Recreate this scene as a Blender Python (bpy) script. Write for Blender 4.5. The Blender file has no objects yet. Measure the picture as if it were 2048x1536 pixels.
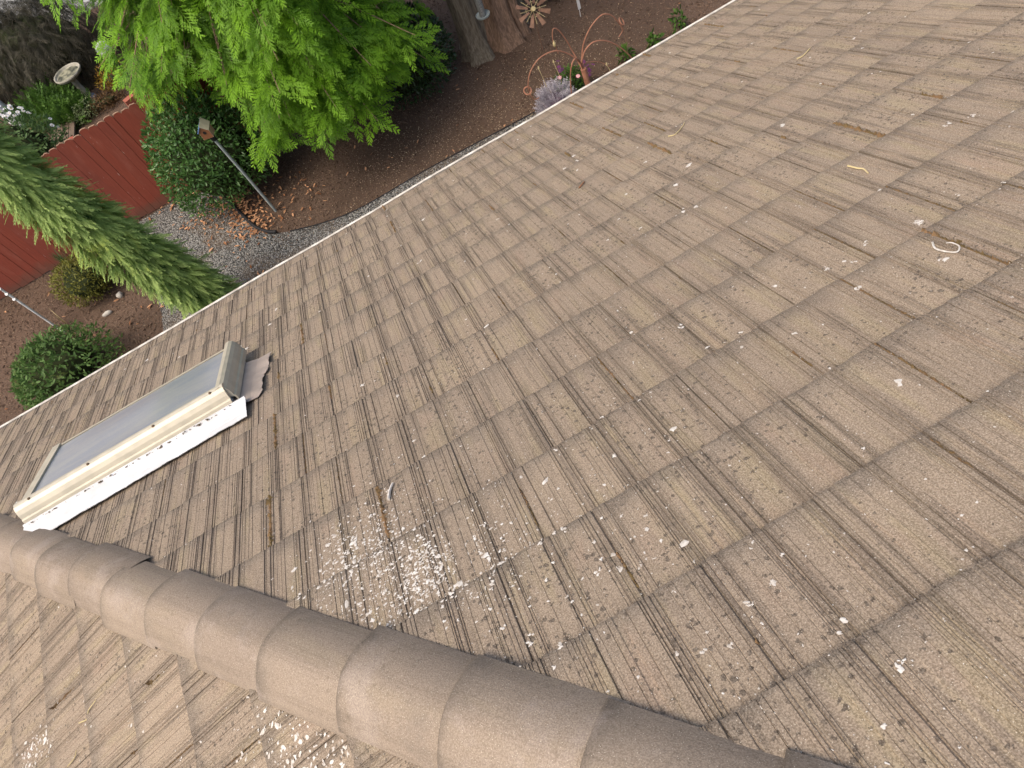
import bpy, math, random
import numpy as np
from mathutils import Matrix, Vector

rng = np.random.default_rng(7)
random.seed(7)
S = bpy.context.scene
C = S.collection
R = math.radians

# ------------------------------------------------------------------ camera, sky, sun, exposure
CAM_H = 7.2
cam_d = bpy.data.cameras.new('camera')
cam = bpy.data.objects.new('camera', cam_d)
C.objects.link(cam)
cam_d.sensor_width = 36.0
cam_d.lens = 36.0 * 1450 / 2048
cam_d.clip_start = 0.05
cam_d.clip_end = 500
CAM_R = np.array([[0.86289176, -0.4257317, -0.27234232],
                  [-0.50531623, -0.71765226, -0.47919802],
                  [0.00856271, 0.55111501, -0.83438536]])      # rows: right, down, forward
cam.matrix_world = Matrix(((CAM_R[0][0], -CAM_R[1][0], -CAM_R[2][0], 0),
                           (CAM_R[0][1], -CAM_R[1][1], -CAM_R[2][1], 0),
                           (CAM_R[0][2], -CAM_R[1][2], -CAM_R[2][2], CAM_H),
                           (0, 0, 0, 1)))
S.camera = cam

SUN_EL, SUN_AZ = R(59), R(-108)          # direction the light comes from; azimuth from +Y towards +X
world = bpy.data.worlds.new('World')
S.world = world
world.use_nodes = True
wn = world.node_tree.nodes
sky = wn.new('ShaderNodeTexSky')
sky.sky_type = 'NISHITA'
sky.sun_disc = False
sky.sun_elevation = SUN_EL
sky.sun_rotation = SUN_AZ
sky.air_density = 1.0
sky.dust_density = 6.0
sky.ozone_density = 0.3
bg = wn['Background']
bg.inputs['Strength'].default_value = 0.15
world.node_tree.links.new(sky.outputs[0], bg.inputs['Color'])

sun_d = bpy.data.lights.new('sun', 'SUN')
sun_d.energy = 1.0
sun_d.angle = R(30)
sun_d.color = (1.0, 0.91, 0.78)
sun = bpy.data.objects.new('sun', sun_d)
C.objects.link(sun)
sd = Vector((math.sin(SUN_AZ) * math.cos(SUN_EL), math.cos(SUN_AZ) * math.cos(SUN_EL), math.sin(SUN_EL)))
sun.rotation_euler = sd.to_track_quat('Z', 'Y').to_euler()
sun.location = (-8, -8, 14)

S.view_settings.view_transform = 'Standard'
S.view_settings.look = 'None'
S.view_settings.gamma = 1.0
S.view_settings.exposure = 0.7
S.render.engine = 'CYCLES'
S.cycles.max_bounces = 6
S.cycles.diffuse_bounces = 3
S.cycles.transmission_bounces = 4
S.cycles.transparent_max_bounces = 4
S.cycles.caustics_reflective = False
S.cycles.caustics_refractive = False

# ------------------------------------------------------------------ helpers
WLOC = {}

def mesh_data(name, V, faces, attrs=None, smooth=False):
    """faces: list of index arrays, each (n, k)"""
    V = np.asarray(V, dtype=np.float32).reshape(-1, 3)
    if isinstance(faces, np.ndarray):
        faces = [faces]
    fl = []
    for f in faces:
        if isinstance(f, np.ndarray):
            if len(f):
                fl.append(f)
        else:
            if len(f):
                fl.append(np.asarray([f], dtype=np.int32))
    me = bpy.data.meshes.new(name)
    me.vertices.add(len(V))
    me.vertices.foreach_set('co', V.ravel())
    idx = np.concatenate([f.ravel() for f in fl]).astype(np.int32)
    cnt = np.concatenate([np.full(len(f), f.shape[1]) for f in fl]).astype(np.int32)
    st = np.concatenate([[0], np.cumsum(cnt)[:-1]]).astype(np.int32)
    me.loops.add(len(idx))
    me.loops.foreach_set('vertex_index', idx)
    me.polygons.add(len(cnt))
    me.polygons.foreach_set('loop_start', st)
    me.polygons.foreach_set('loop_total', cnt)
    me.polygons.foreach_set('use_smooth', np.full(len(cnt), bool(smooth)))
    for k, a in (attrs or {}).items():
        a = np.asarray(a, dtype=np.float32)
        at = me.attributes.new(k, 'FLOAT_VECTOR' if a.ndim == 2 else 'FLOAT', 'POINT')
        at.data.foreach_set('vector' if a.ndim == 2 else 'value', a.ravel())
    me.update(calc_edges=True)
    me.validate()
    return me

def link(name, data, parent=None, loc=(0, 0, 0)):
    o = bpy.data.objects.new(name, data)
    C.objects.link(o)
    loc = np.asarray(loc, float)
    if parent is not None:
        o.parent = parent
        o.location = loc - WLOC[parent.name]
    else:
        o.location = loc
    WLOC[o.name] = loc
    return o

def mk(name, V, faces, mat, parent=None, origin=None, smooth=False, attrs=None, **props):
    V = np.asarray(V, float).reshape(-1, 3)
    if origin is None:
        origin = V.mean(0) if parent is not None else np.array([V[:, 0].mean(), V[:, 1].mean(), V[:, 2].min()])
    origin = np.asarray(origin, float)
    me = mesh_data(name, V - origin, faces, attrs, smooth)
    mats = mat if isinstance(mat, (list, tuple)) else [mat]
    for m in mats:
        me.materials.append(m)
    o = link(name, me, parent, origin)
    for k, v in props.items():
        o[k] = v
    return o

def thing(name, label, cat, loc, group=None):
    o = link(name, None, None, loc)
    o.empty_display_size = 0.1
    o['label'] = label
    o['category'] = cat
    if group:
        o['group'] = group
    return o

def tag(o, label, cat=None, group=None, kind=None):
    o['label'] = label
    if cat:
        o['category'] = cat
    if group:
        o['group'] = group
    if kind:
        o['kind'] = kind
    return o

class MB:
    """collects shapes into one mesh"""
    def __init__(s):
        s.V, s.F, s.n = [], [], 0
    def add(s, V, faces):
        V = np.asarray(V, float).reshape(-1, 3)
        if isinstance(faces, np.ndarray):
            faces = [faces]
        for f in faces:
            f = np.asarray(f)
            if f.ndim == 1:
                f = f[None]
            s.F.append(f + s.n)
        s.V.append(V)
        s.n += len(V)
        return s
    def box(s, c, size, rz=0.0, M=None):
        c = np.asarray(c, float)
        x, y, z = np.asarray(size, float) / 2
        v = np.array([[-x, -y, -z], [x, -y, -z], [x, y, -z], [-x, y, -z], [-x, -y, z], [x, -y, z], [x, y, z], [-x, y, z]])
        if rz:
            a = np.array([[math.cos(rz), -math.sin(rz), 0], [math.sin(rz), math.cos(rz), 0], [0, 0, 1]])
            v = v @ a.T
        if M is not None:
            v = v @ np.asarray(M).T
        s.add(v + c, np.array([[0, 3, 2, 1], [4, 5, 6, 7], [0, 1, 5, 4], [1, 2, 6, 5], [2, 3, 7, 6], [3, 0, 4, 7]]))
        return s
    def tube(s, pts, rad, n=8, cap=True):
        pts = np.asarray(pts, float)
        rad = np.broadcast_to(np.asarray(rad, float), (len(pts),))
        T = np.gradient(pts, axis=0)
        T /= np.linalg.norm(T, axis=1)[:, None] + 1e-12
        ref = np.array([0, 0, 1.0]) if abs(T[0][2]) < 0.9 else np.array([1.0, 0, 0])
        rings = []
        u = np.cross(T[0], ref); u /= np.linalg.norm(u)
        for p, t, r in zip(pts, T, rad):
            u = u - t * (u @ t); u /= np.linalg.norm(u) + 1e-12
            w = np.cross(t, u)
            a = np.linspace(0, 2 * np.pi, n, endpoint=False)
            rings.append(p + r * (np.cos(a)[:, None] * u + np.sin(a)[:, None] * w))
        V = np.concatenate(rings)
        m = len(pts)
        i = np.arange(m - 1)[:, None] * n
        j = np.arange(n)[None]
        k = (j + 1) % n
        F = [np.stack([i + j, i + k, i + n + k, i + n + j], -1).reshape(-1, 4)]
        if cap:
            F += [np.arange(n)[::-1][None], (np.arange(n) + (m - 1) * n)[None]]
        s.add(V, F)
        return s
    def lathe(s, prof, c, n=24):
        prof = np.asarray(prof, float)
        a = np.linspace(0, 2 * np.pi, n, endpoint=False)
        V = np.stack([prof[:, 0][:, None] * np.cos(a), prof[:, 0][:, None] * np.sin(a), np.repeat(prof[:, 1][:, None], n, 1)], -1).reshape(-1, 3)
        m = len(prof)
        i = np.arange(m - 1)[:, None] * n
        j = np.arange(n)[None]
        k = (j + 1) % n
        s.add(V + np.asarray(c, float), np.stack([i + j, i + k, i + n + k, i + n + j], -1).reshape(-1, 4))
        return s
    def arr(s):
        return np.concatenate(s.V), s.F
    def build(s, name, mat, parent=None, **kw):
        V, F = s.arr()
        return mk(name, V, F, mat, parent, **kw)

def spline(pts, n):
    """Catmull-Rom through pts"""
    P = np.asarray(pts, float)
    P = np.vstack([2 * P[0] - P[1], P, 2 * P[-1] - P[-2]])
    out = []
    m = len(P) - 3
    for t in np.linspace(0, m, n):
        i = min(int(t), m - 1)
        u = t - i
        a, b, c, d = P[i:i + 4]
        out.append(0.5 * (2 * b + (c - a) * u + (2 * a - 5 * b + 4 * c - d) * u ** 2 + (3 * b - a - 3 * c + d) * u ** 3))
    return np.array(out)

# ------------------------------------------------------------------ materials
class NT:
    def __init__(s, name):
        s.m = bpy.data.materials.new(name)
        s.m.use_nodes = True
        s.t = s.m.node_tree
        s.p = s.t.nodes['Principled BSDF']
        s.out = s.t.nodes['Material Output']
    def n(s, typ, **kw):
        nd = s.t.nodes.new('ShaderNode' + typ)
        for k, v in kw.items():
            if k.startswith('i_'):
                nd.inputs[k[2:].replace('_', ' ')].default_value = v
            else:
                setattr(nd, k, v)
        return nd
    def set(s, sock, v):
        if isinstance(v, bpy.types.NodeSocket):
            s.t.links.new(v, sock)
        elif isinstance(v, (tuple, list)) and len(v) == 3 and sock.type == 'RGBA':
            sock.default_value = (*v, 1)
        else:
            sock.default_value = v
    def math(s, op, a, b=0.0, clamp=False):
        nd = s.n('Math', operation=op, use_clamp=clamp)
        s.set(nd.inputs[0], a)
        s.set(nd.inputs[1], b)
        return nd.outputs[0]
    def mix(s, f, a, b, mode='MIX'):
        nd = s.n('Mix', data_type='RGBA', blend_type=mode)
        s.set(nd.inputs[0], f)
        s.set(nd.inputs[6], a)
        s.set(nd.inputs[7], b)
        return nd.outputs[2]
    def ramp(s, f, lo, hi, a=0.0, b=1.0):
        nd = s.n('MapRange', interpolation_type='SMOOTHSTEP')
        s.set(nd.inputs[0], f)
        nd.inputs[1].default_value = lo
        nd.inputs[2].default_value = hi
        nd.inputs[3].default_value = a
        nd.inputs[4].default_value = b
        return nd.outputs[0]
    def noise(s, scale, vec=None, detail=3.0, rough=0.55, dist=0.0):
        nd = s.n('TexNoise')
        nd.inputs['Scale'].default_value = scale
        nd.inputs['Detail'].default_value = detail
        nd.inputs['Roughness'].default_value = rough
        nd.inputs['Distortion'].default_value = dist
        if vec is not None:
            s.set(nd.inputs['Vector'], vec)
        return nd.outputs['Fac']
    def vor(s, scale, vec=None, feature='F1', out='Distance'):
        nd = s.n('TexVoronoi', feature=feature)
        nd.inputs['Scale'].default_value = scale
        if vec is not None:
            s.set(nd.inputs['Vector'], vec)
        return nd.outputs[out]
    def pos(s):
        return s.n('NewGeometry').outputs['Position']
    def mapping(s, vec, scale):
        nd = s.n('Mapping')
        s.set(nd.inputs['Vector'], vec)
        nd.inputs['Scale'].default_value = scale
        return nd.outputs[0]
    def bump(s, h, strength=0.3, dist=0.01):
        nd = s.n('Bump')
        nd.inputs['Strength'].default_value = strength
        nd.inputs['Distance'].default_value = dist
        s.set(nd.inputs['Height'], h)
        s.t.links.new(nd.outputs[0], s.p.inputs['Normal'])
    def fin(s, col, rough=0.8, spec=0.3, metal=0.0):
        s.set(s.p.inputs['Base Color'], col)
        s.set(s.p.inputs['Roughness'], rough)
        s.p.inputs['Specular IOR Level'].default_value = spec
        s.p.inputs['Metallic'].default_value = metal
        return s.m

def simple(name, col, rough=0.7, spec=0.3, var=0.25, scale=6.0, col2=None, bump=0.0, bscale=80.0, metal=0.0):
    t = NT(name)
    P = t.pos()
    c2 = col2 if col2 else tuple(c * (1 - var) for c in col)
    f = t.ramp(t.noise(scale, P, 4.0), 0.32, 0.68)
    if bump:
        t.bump(t.noise(bscale, P, 3.0), bump, 0.006)
    return t.fin(t.mix(f, col, c2), rough, spec, metal)

def foliage(name, dark, light, transl=0.35, rough=0.55, tint=None, scale=2.5, spec=0.25):
    """leaf shader: colour by clump noise and by leaf ('tc' z = random per leaf spray)"""
    t = NT(name)
    at = t.n('Attribute', attribute_name='tc')
    sep = t.n('SeparateXYZ')
    t.t.links.new(at.outputs['Vector'], sep.inputs[0])
    P = t.pos()
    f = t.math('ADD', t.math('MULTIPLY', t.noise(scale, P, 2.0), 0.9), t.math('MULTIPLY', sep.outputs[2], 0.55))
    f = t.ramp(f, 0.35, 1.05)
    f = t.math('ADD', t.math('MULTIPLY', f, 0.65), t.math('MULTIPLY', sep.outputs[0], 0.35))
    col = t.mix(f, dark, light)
    if tint:
        col = t.mix(t.ramp(t.noise(scale * 0.8, t.mapping(P, (1, 1.3, .7)), 3.0), 0.58, 0.75), col, tint)
    t.fin(col, rough, spec)
    tr = t.n('BsdfTranslucent')
    t.set(tr.inputs[0], col)
    mx = t.n('MixShader')
    mx.inputs[0].default_value = transl
    t.t.links.new(t.p.outputs[0], mx.inputs[1])
    t.t.links.new(tr.outputs[0], mx.inputs[2])
    t.t.links.new(mx.outputs[0], t.out.inputs[0])
    return t.m

def tile_material(name, bands=1.0, base=(.305, .24, .174), grain=1.0):
    t = NT(name)
    at = t.n('Attribute', attribute_name='tc')
    sep = t.n('SeparateXYZ')
    t.t.links.new(at.outputs['Vector'], sep.inputs[0])
    u, v, r = sep.outputs
    P = t.pos()
    # per tile shade, patchy tile body
    cmb = t.n('CombineXYZ')
    t.set(cmb.inputs[0], t.math('ADD', t.math('MULTIPLY', u, 4.5), t.math('MULTIPLY', r, 91.0)))
    t.set(cmb.inputs[1], t.math('ADD', t.math('MULTIPLY', v, 0.9), t.math('MULTIPLY', r, 37.0)))
    strip = t.noise(1.0, cmb.outputs[0], 2.0)
    cmb2 = t.n('CombineXYZ')
    t.set(cmb2.inputs[0], t.math('ADD', t.math('MULTIPLY', u, 3.2), t.math('MULTIPLY', r, 53.0)))
    t.set(cmb2.inputs[1], t.math('ADD', t.math('MULTIPLY', v, 1.2), t.math('MULTIPLY', r, 71.0)))
    strip2 = t.noise(1.0, cmb2.outputs[0], 2.0)
    col = t.mix(t.ramp(t.noise(2.2, P, 4.0), 0.3, 0.7), base, tuple(c * k for c, k in zip(base, (.9, .9, .92))))
    col = t.mix(t.math('MULTIPLY', t.ramp(strip, 0.5, 0.68), 0.48 * bands), col, (.325, .268, .152))
    col = t.mix(t.math('MULTIPLY', t.ramp(strip2, 0.55, 0.72), 0.45 * bands), col, (.32, .226, .165))
    # greyed lower ends with an uneven edge
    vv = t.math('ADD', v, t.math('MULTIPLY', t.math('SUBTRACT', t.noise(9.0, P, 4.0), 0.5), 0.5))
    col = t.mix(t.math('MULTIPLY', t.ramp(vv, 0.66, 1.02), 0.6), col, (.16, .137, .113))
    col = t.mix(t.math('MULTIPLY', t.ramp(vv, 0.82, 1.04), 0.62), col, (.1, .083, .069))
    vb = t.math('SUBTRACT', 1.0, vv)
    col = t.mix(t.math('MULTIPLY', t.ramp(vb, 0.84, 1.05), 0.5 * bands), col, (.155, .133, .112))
    # brown-grey runs along the slope
    cmb3 = t.n('CombineXYZ')
    t.set(cmb3.inputs[0], t.math('ADD', t.math('MULTIPLY', u, 17.0), t.math('MULTIPLY', r, 13.0)))
    t.set(cmb3.inputs[1], t.math('ADD', t.math('MULTIPLY', v, 1.5), t.math('MULTIPLY', r, 29.0)))
    run = t.noise(1.0, cmb3.outputs[0], 3.0)
    col = t.mix(t.math('MULTIPLY', t.ramp(run, 0.5, 0.68), 0.35 * bands), col, (.17, .133, .1))
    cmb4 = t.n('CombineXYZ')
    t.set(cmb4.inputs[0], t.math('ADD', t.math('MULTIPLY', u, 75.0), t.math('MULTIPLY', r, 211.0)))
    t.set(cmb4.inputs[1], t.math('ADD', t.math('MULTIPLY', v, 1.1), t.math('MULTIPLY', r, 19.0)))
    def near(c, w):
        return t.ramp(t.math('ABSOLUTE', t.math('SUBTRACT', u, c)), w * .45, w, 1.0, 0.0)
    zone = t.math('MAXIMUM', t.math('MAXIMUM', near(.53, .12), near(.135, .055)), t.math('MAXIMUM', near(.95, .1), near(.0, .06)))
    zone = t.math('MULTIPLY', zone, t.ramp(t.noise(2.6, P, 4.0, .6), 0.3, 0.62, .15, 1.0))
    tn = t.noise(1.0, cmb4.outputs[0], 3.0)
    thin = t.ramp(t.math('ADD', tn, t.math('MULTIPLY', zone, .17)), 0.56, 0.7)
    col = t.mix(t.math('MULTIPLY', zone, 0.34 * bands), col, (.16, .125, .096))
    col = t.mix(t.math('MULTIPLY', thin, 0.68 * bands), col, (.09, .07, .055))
    col = t.mix(t.math('MULTIPLY', t.ramp(t.noise(.9, P, 5.0, .6), .45, .7), .22 * bands), col, (.18, .132, .09))
    # black lichen dots
    dens = t.ramp(t.noise(1.7, P, 4.0, 0.6), 0.33, 0.6, 0.14, 0.58)
    vd = t.n('TexVoronoi')
    vd.inputs['Scale'].default_value = 66.0
    vd.inputs['Randomness'].default_value = 1.0
    warp = t.n('Vector_Math' if False else 'VectorMath', operation='ADD')
    nz = t.n('TexNoise'); nz.inputs['Scale'].default_value = 110.0
    t.set(nz.inputs['Vector'], P)
    sc = t.n('VectorMath', operation='SCALE'); sc.inputs['Scale'].default_value = 0.017
    t.t.links.new(nz.outputs['Color'], sc.inputs[0])
    t.set(warp.inputs[0], P); t.t.links.new(sc.outputs[0], warp.inputs[1])
    t.t.links.new(warp.outputs[0], vd.inputs['Vector'])
    sepc = t.n('SeparateColor'); t.t.links.new(vd.outputs['Color'], sepc.inputs[0])
    rad = t.math('MULTIPLY', sepc.outputs[0], dens)
    dot = t.ramp(t.math('SUBTRACT', rad, vd.outputs['Distance']), -0.02, 0.05)
    dot = t.math('MULTIPLY', dot, t.ramp(sepc.outputs[1], 0.3, 0.5))
    col = t.mix(t.math('MULTIPLY', dot, 0.9 * bands), col, (.06, .047, .038))
    # each piece has weathered a little differently
    col = t.mix(1.0, col, t.mix(r, (.9, .89, .89), (1.05, 1.04, 1.02)), 'MULTIPLY')
    if bands < .5:
        col = t.mix(t.math('MULTIPLY', t.ramp(t.noise(5.0, P, 5.0, .65), .5, .66), .5), col, (.36, .3, .255))
        col = t.mix(t.math('MULTIPLY', t.ramp(t.noise(3.1, t.mapping(P, (1.2, 1, 1)), 5.0, .7), .55, .72), .45), col, (.15, .128, .108))
    # sand grains, light and dark
    g = t.noise(260.0, P, 2.0, 0.7)
    col = t.mix(t.ramp(g, 0.36, 0.64, 0.0, 1.0), t.mix(0.46 * grain, col, (.08, .063, .047)), t.mix(0.2 * grain, col, (.55, .47, .37)))
    vg = t.vor(150.0, P)
    col = t.mix(t.math('MULTIPLY', t.ramp(t.math('SUBTRACT', 0.14, vg), 0.0, 0.05), 0.75), col, (.66, .6, .5))
    t.bump(t.math('ADD', t.noise(330.0, P, 2.0), t.math('MULTIPLY', t.noise(60.0, P, 3.0), 0.8)), 0.3, 0.003)
    return t.fin(col, 0.9, 0.15)

M = {}
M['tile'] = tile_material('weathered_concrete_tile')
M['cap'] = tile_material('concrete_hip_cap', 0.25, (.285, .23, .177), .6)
M['moss'] = simple('dry_brown_moss', (.2, .125, .07), 0.95, 0.1, col2=(.13, .095, .045), scale=14, bump=0.8, bscale=160)
M['flake'] = simple('white_flake', (.62, .6, .56), 0.85, 0.15, col2=(.42, .38, .33), scale=55)
M['felt'] = simple('roof_underlay', (.06, .05, .045), 0.9)
M['white_paint'] = simple('white_painted_metal', (.66, .67, .68), 0.5, 0.4, col2=(.55, .55, .54), scale=8)
M['gutter'] = simple('white_gutter_paint', (.68, .65, .58), 0.5, 0.4, col2=(.36, .33, .28), scale=9)
M['wall'] = simple('cream_siding', (.6, .56, .48), 0.7, 0.3)
M['alu'] = simple('cream_bronze_aluminium', (.5, .455, .35), 0.42, 0.4, col2=(.42, .385, .3), scale=12, metal=0.15)
M['flash'] = simple('grey_pink_flashing_metal', (.36, .3, .255), 0.6, 0.4, col2=(.29, .245, .21), scale=7)
M['screw'] = simple('rusty_screw', (.13, .085, .05), 0.7)
M['dirt'] = simple('dry_dirt', (.12, .09, .06), 0.95, 0.1, bump=0.8, bscale=200)
M['wood_red'] = None
M['pole'] = simple('grey_galvanised_pipe', (.36, .41, .4), 0.5, 0.5, col2=(.28, .32, .31), scale=9)
M['black'] = simple('black_rubber', (.02, .02, .022), 0.6)
M['white'] = simple('white_plastic', (.75, .75, .74), 0.5)
M['copper'] = simple('rusty_copper_rod', (.36, .17, .105), 0.6, 0.4, col2=(.25, .11, .065), scale=15)
M['rust'] = simple('rusty_sheet', (.25, .14, .09), 0.7, 0.3, col2=(.16, .09, .06), scale=18)
M['straw'] = simple('dry_straw', (.55, .45, .24), 0.8)
M['stone'] = simple('pale_stone', (.5, .47, .42), 0.8, bump=.5, bscale=30)
M['bath'] = simple('mossy_concrete', (.36, .34, .28), 0.85, 0.2, col2=(.17, .17, .13), scale=7, bump=.4)
M['bathdark'] = simple('dark_wet_basin', (.035, .04, .03), 0.5, 0.4, col2=(.3, .29, .2), scale=9)
M['brick'] = simple('red_brick', (.38, .13, .08), 0.85, 0.2, col2=(.3, .1, .065), bump=.5)
M['blue'] = simple('blue_paint', (.16, .3, .62), 0.5)
M['salmon'] = simple('salmon_paint', (.62, .33, .24), 0.6, col2=(.7, .5, .33), scale=10)
M['cream'] = simple('cream_paint', (.6, .55, .4), .6)
M['orangewood'] = simple('stained_wood', (.3, .13, .06), 0.6)
M['greywood'] = simple('weathered_boards', (.15, .11, .08), 0.85)
M['paving'] = simple('grey_paving', (.33, .33, .31), 0.85, 0.2, scale=1.5)

# ------------------------------------------------------------------ the setting: ground, gravel path, paving
def ground_material():
    t = NT('bark_mulch_soil')
    P = t.pos()
    big = t.noise(.8, P, 4.0)
    col = t.mix(t.ramp(big, .35, .65), (.14, .098, .073), (.093, .066, .05))
    fine = t.noise(26.0, t.mapping(P, (1, 1.8, 1)), 4.0, .7)
    col = t.mix(t.ramp(fine, .42, .62), col, (.12, .074, .05))
    col = t.mix(t.math('MULTIPLY', t.ramp(t.noise(40.0, P, 3.0, .7), .56, .7), .7), col, (.03, .018, .012))
    sp = t.vor(30.0, P)
    gate = t.ramp(t.noise(1.1, P, 3.0), .4, .62)
    col = t.mix(t.math('MULTIPLY', t.ramp(t.math('SUBTRACT', .17, sp), 0, .08), t.math('MULTIPLY', gate, .8)), col, (.42, .31, .2))
    t.bump(t.math('ADD', fine, t.noise(9.0, P, 3.0)), .9, .03)
    return t.fin(col, .95, .1)

def gravel_material():
    t = NT('grey_gravel')
    P = t.pos()
    vo = t.n('TexVoronoi'); vo.inputs['Scale'].default_value = 42.0
    t.set(vo.inputs['Vector'], P)
    sp = t.n('SeparateColor'); t.t.links.new(vo.outputs['Color'], sp.inputs[0])
    col = t.mix(sp.outputs[0], (.08, .08, .077), (.34, .335, .31))
    col = t.mix(t.ramp(vo.outputs['Distance'], .35, .75), col, (.03, .028, .026))
    col = t.mix(t.math('MULTIPLY', t.ramp(t.noise(1.3, P, 4.0), .45, .68), .55), col, (.13, .09, .06))
    t.bump(t.math('SUBTRACT', 1.0, vo.outputs['Distance']), .8, .02)
    return t.fin(col, .9, .2)

M['ground'] = ground_material()
M['gravel'] = gravel_material()
mk('ground', [[-60, -60, 0], [60, -60, 0], [60, 90, 0], [-60, 90, 0]], np.array([[0, 1, 2, 3]]), M['ground'], kind='structure', label='dark brown bark mulch garden ground', category='ground')
EDGE = spline([(-2.5, 11.4, 0), (-2.45, 10.89, 0), (-2.28, 10.25, 0), (-2.08, 9.61, 0), (-1.73, 9.25, 0), (-.72, 8.87, 0), (.67, 8.84, 0), (2.4, 8.74, 0), (5, 8.6, 0), (9, 8.5, 0)], 60)
LEFT = spline([(-4.6, 4.0, 0), (-4.3, 7.0, 0), (-3.95, 8.9, 0), (-4.0, 10.2, 0), (-3.95, 11.4, 0)], 30)
pl = np.vstack([LEFT, EDGE, [[9, 4.0, 0]]])
pl[:, 2] = .012
mk('gravel_path', pl, np.arange(len(pl))[::-1][None], M['gravel'], kind='structure', label='grey gravel path between the house and the mulch bed', category='gravel path')
mk('paving', [[-30, 19.6, .012], [-3.0, 19.6, .012], [-3.0, 45, .012], [-30, 45, .012]], np.array([[0, 1, 2, 3]]), M['paving'], kind='structure', label='light grey paving beyond the dark weeping shrub', category='paving')

# ------------------------------------------------------------------ the house: roof geometry
TH = R(26.891)
HH = 1.35723                       # camera's height square to the main slope
EX, TW = .344864, .3               # exposed length and width of a tile
X0, S0 = -.11747, .83126           # where the tile grid starts
CUT = -.06                         # the hip stands over x + y = CUT
LAST = 14.62                       # end of the lowest course
NRM = np.array([0, math.sin(TH), math.cos(TH)])
DWN = np.array([0, math.cos(TH), -math.sin(TH)])
TOP = np.array([0, 0, CAM_H])
ZR = CAM_H - HH / math.cos(TH)
EAVE_S = S0 + EX * LAST
EAVE_Y = -HH * math.sin(TH) + EAVE_S * math.cos(TH)
EAVE_Z = ZR - math.tan(TH) * EAVE_Y

def RP(x, s, off):
    """a point of the main slope: along the eave, down the slope, off the roof plane"""
    x, s, off = np.broadcast_arrays(np.asarray(x, float), np.asarray(s, float), np.asarray(off, float))
    return TOP + (off - HH)[..., None] * NRM + s[..., None] * DWN + x[..., None] * np.array([1., 0, 0])

def flip(P):
    """the side slope is the main slope mirrored in the hip"""
    P = np.asarray(P)
    return np.stack([CUT - P[..., 1], CUT - P[..., 0], P[..., 2]], -1)

def y_of(s, off=0.0):
    return s * math.cos(TH) + (off - HH) * math.sin(TH)

def tile_off(s):
    """height of a tile's face over the roof plane"""
    r = np.floor((s - S0) / EX)
    k = (s - S0) / EX - r
    return .003 + .026 * k

house = thing('house', 'house roofed in tan ribbed concrete tiles with a rounded hip', 'house', (0, 0, 0))
roof = mk('roof', [RP(CUT - y_of(-1.9), -1.9, -.03), RP(9.0, -1.9, -.03), RP(9.0, EAVE_S - .1, -.03), RP(CUT - y_of(EAVE_S - .1), EAVE_S - .1, -.03)], np.array([[0, 3, 2, 1]]), M['felt'], house, label='main roof slope running down to the garden')
sp_ = flip(np.array([RP(CUT - y_of(-1.9), -1.9, -.03), RP(4.0, -1.9, -.03), RP(4.0, EAVE_S - .1, -.03), RP(CUT - y_of(EAVE_S - .1), EAVE_S - .1, -.03)]))
side_roof = mk('roof', sp_, np.array([[0, 1, 2, 3]]), M['felt'], house, label='side roof slope beyond the rounded hip')

# groove patterns pressed into the tiles: (centre, width, depth) across a tile
PATTERNS = []
prng = np.random.default_rng(3)
for q in range(8):
    g = []
    j = lambda k=.009: prng.normal(0, k)
    # strong grooves come in groups; the broad pads between them stay nearly plain
    spec = [(.045 + j(), 1), (.075 + j(), 0), (.125 + j(), 2), (.146 + j(.002), 1), (.33 + j(.012), 0), (.437 + j(), 1), (.468 + j(.004), 2), (.492 + j(.003), 1), (.545 + j(), 2), (.568 + j(.003), 2), (.592 + j(.003), 1), (.645 + j(), 0), (.2 + j(.012), 0), (.26 + j(.012), 0), (.385 + j(.01), 0), (.7 + j(.012), 0), (.745 + j(.012), 0), (.79 + j(.012), 0), (.84 + j(.01), 0), (.882 + j(), 1), (.912 + j(.004), 2), (.945 + j(.004), 1)]
    for c, kind in spec:
        if prng.random() < (.3, .2, .06)[kind]:
            continue
        g.append((c * .294, (.0026, .0038, .0052)[kind] * prng.uniform(.85, 1.15), (.0014, .0024, .0034)[kind] * prng.uniform(.8, 1.2)))
    PATTERNS.append(sorted(g))

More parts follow.
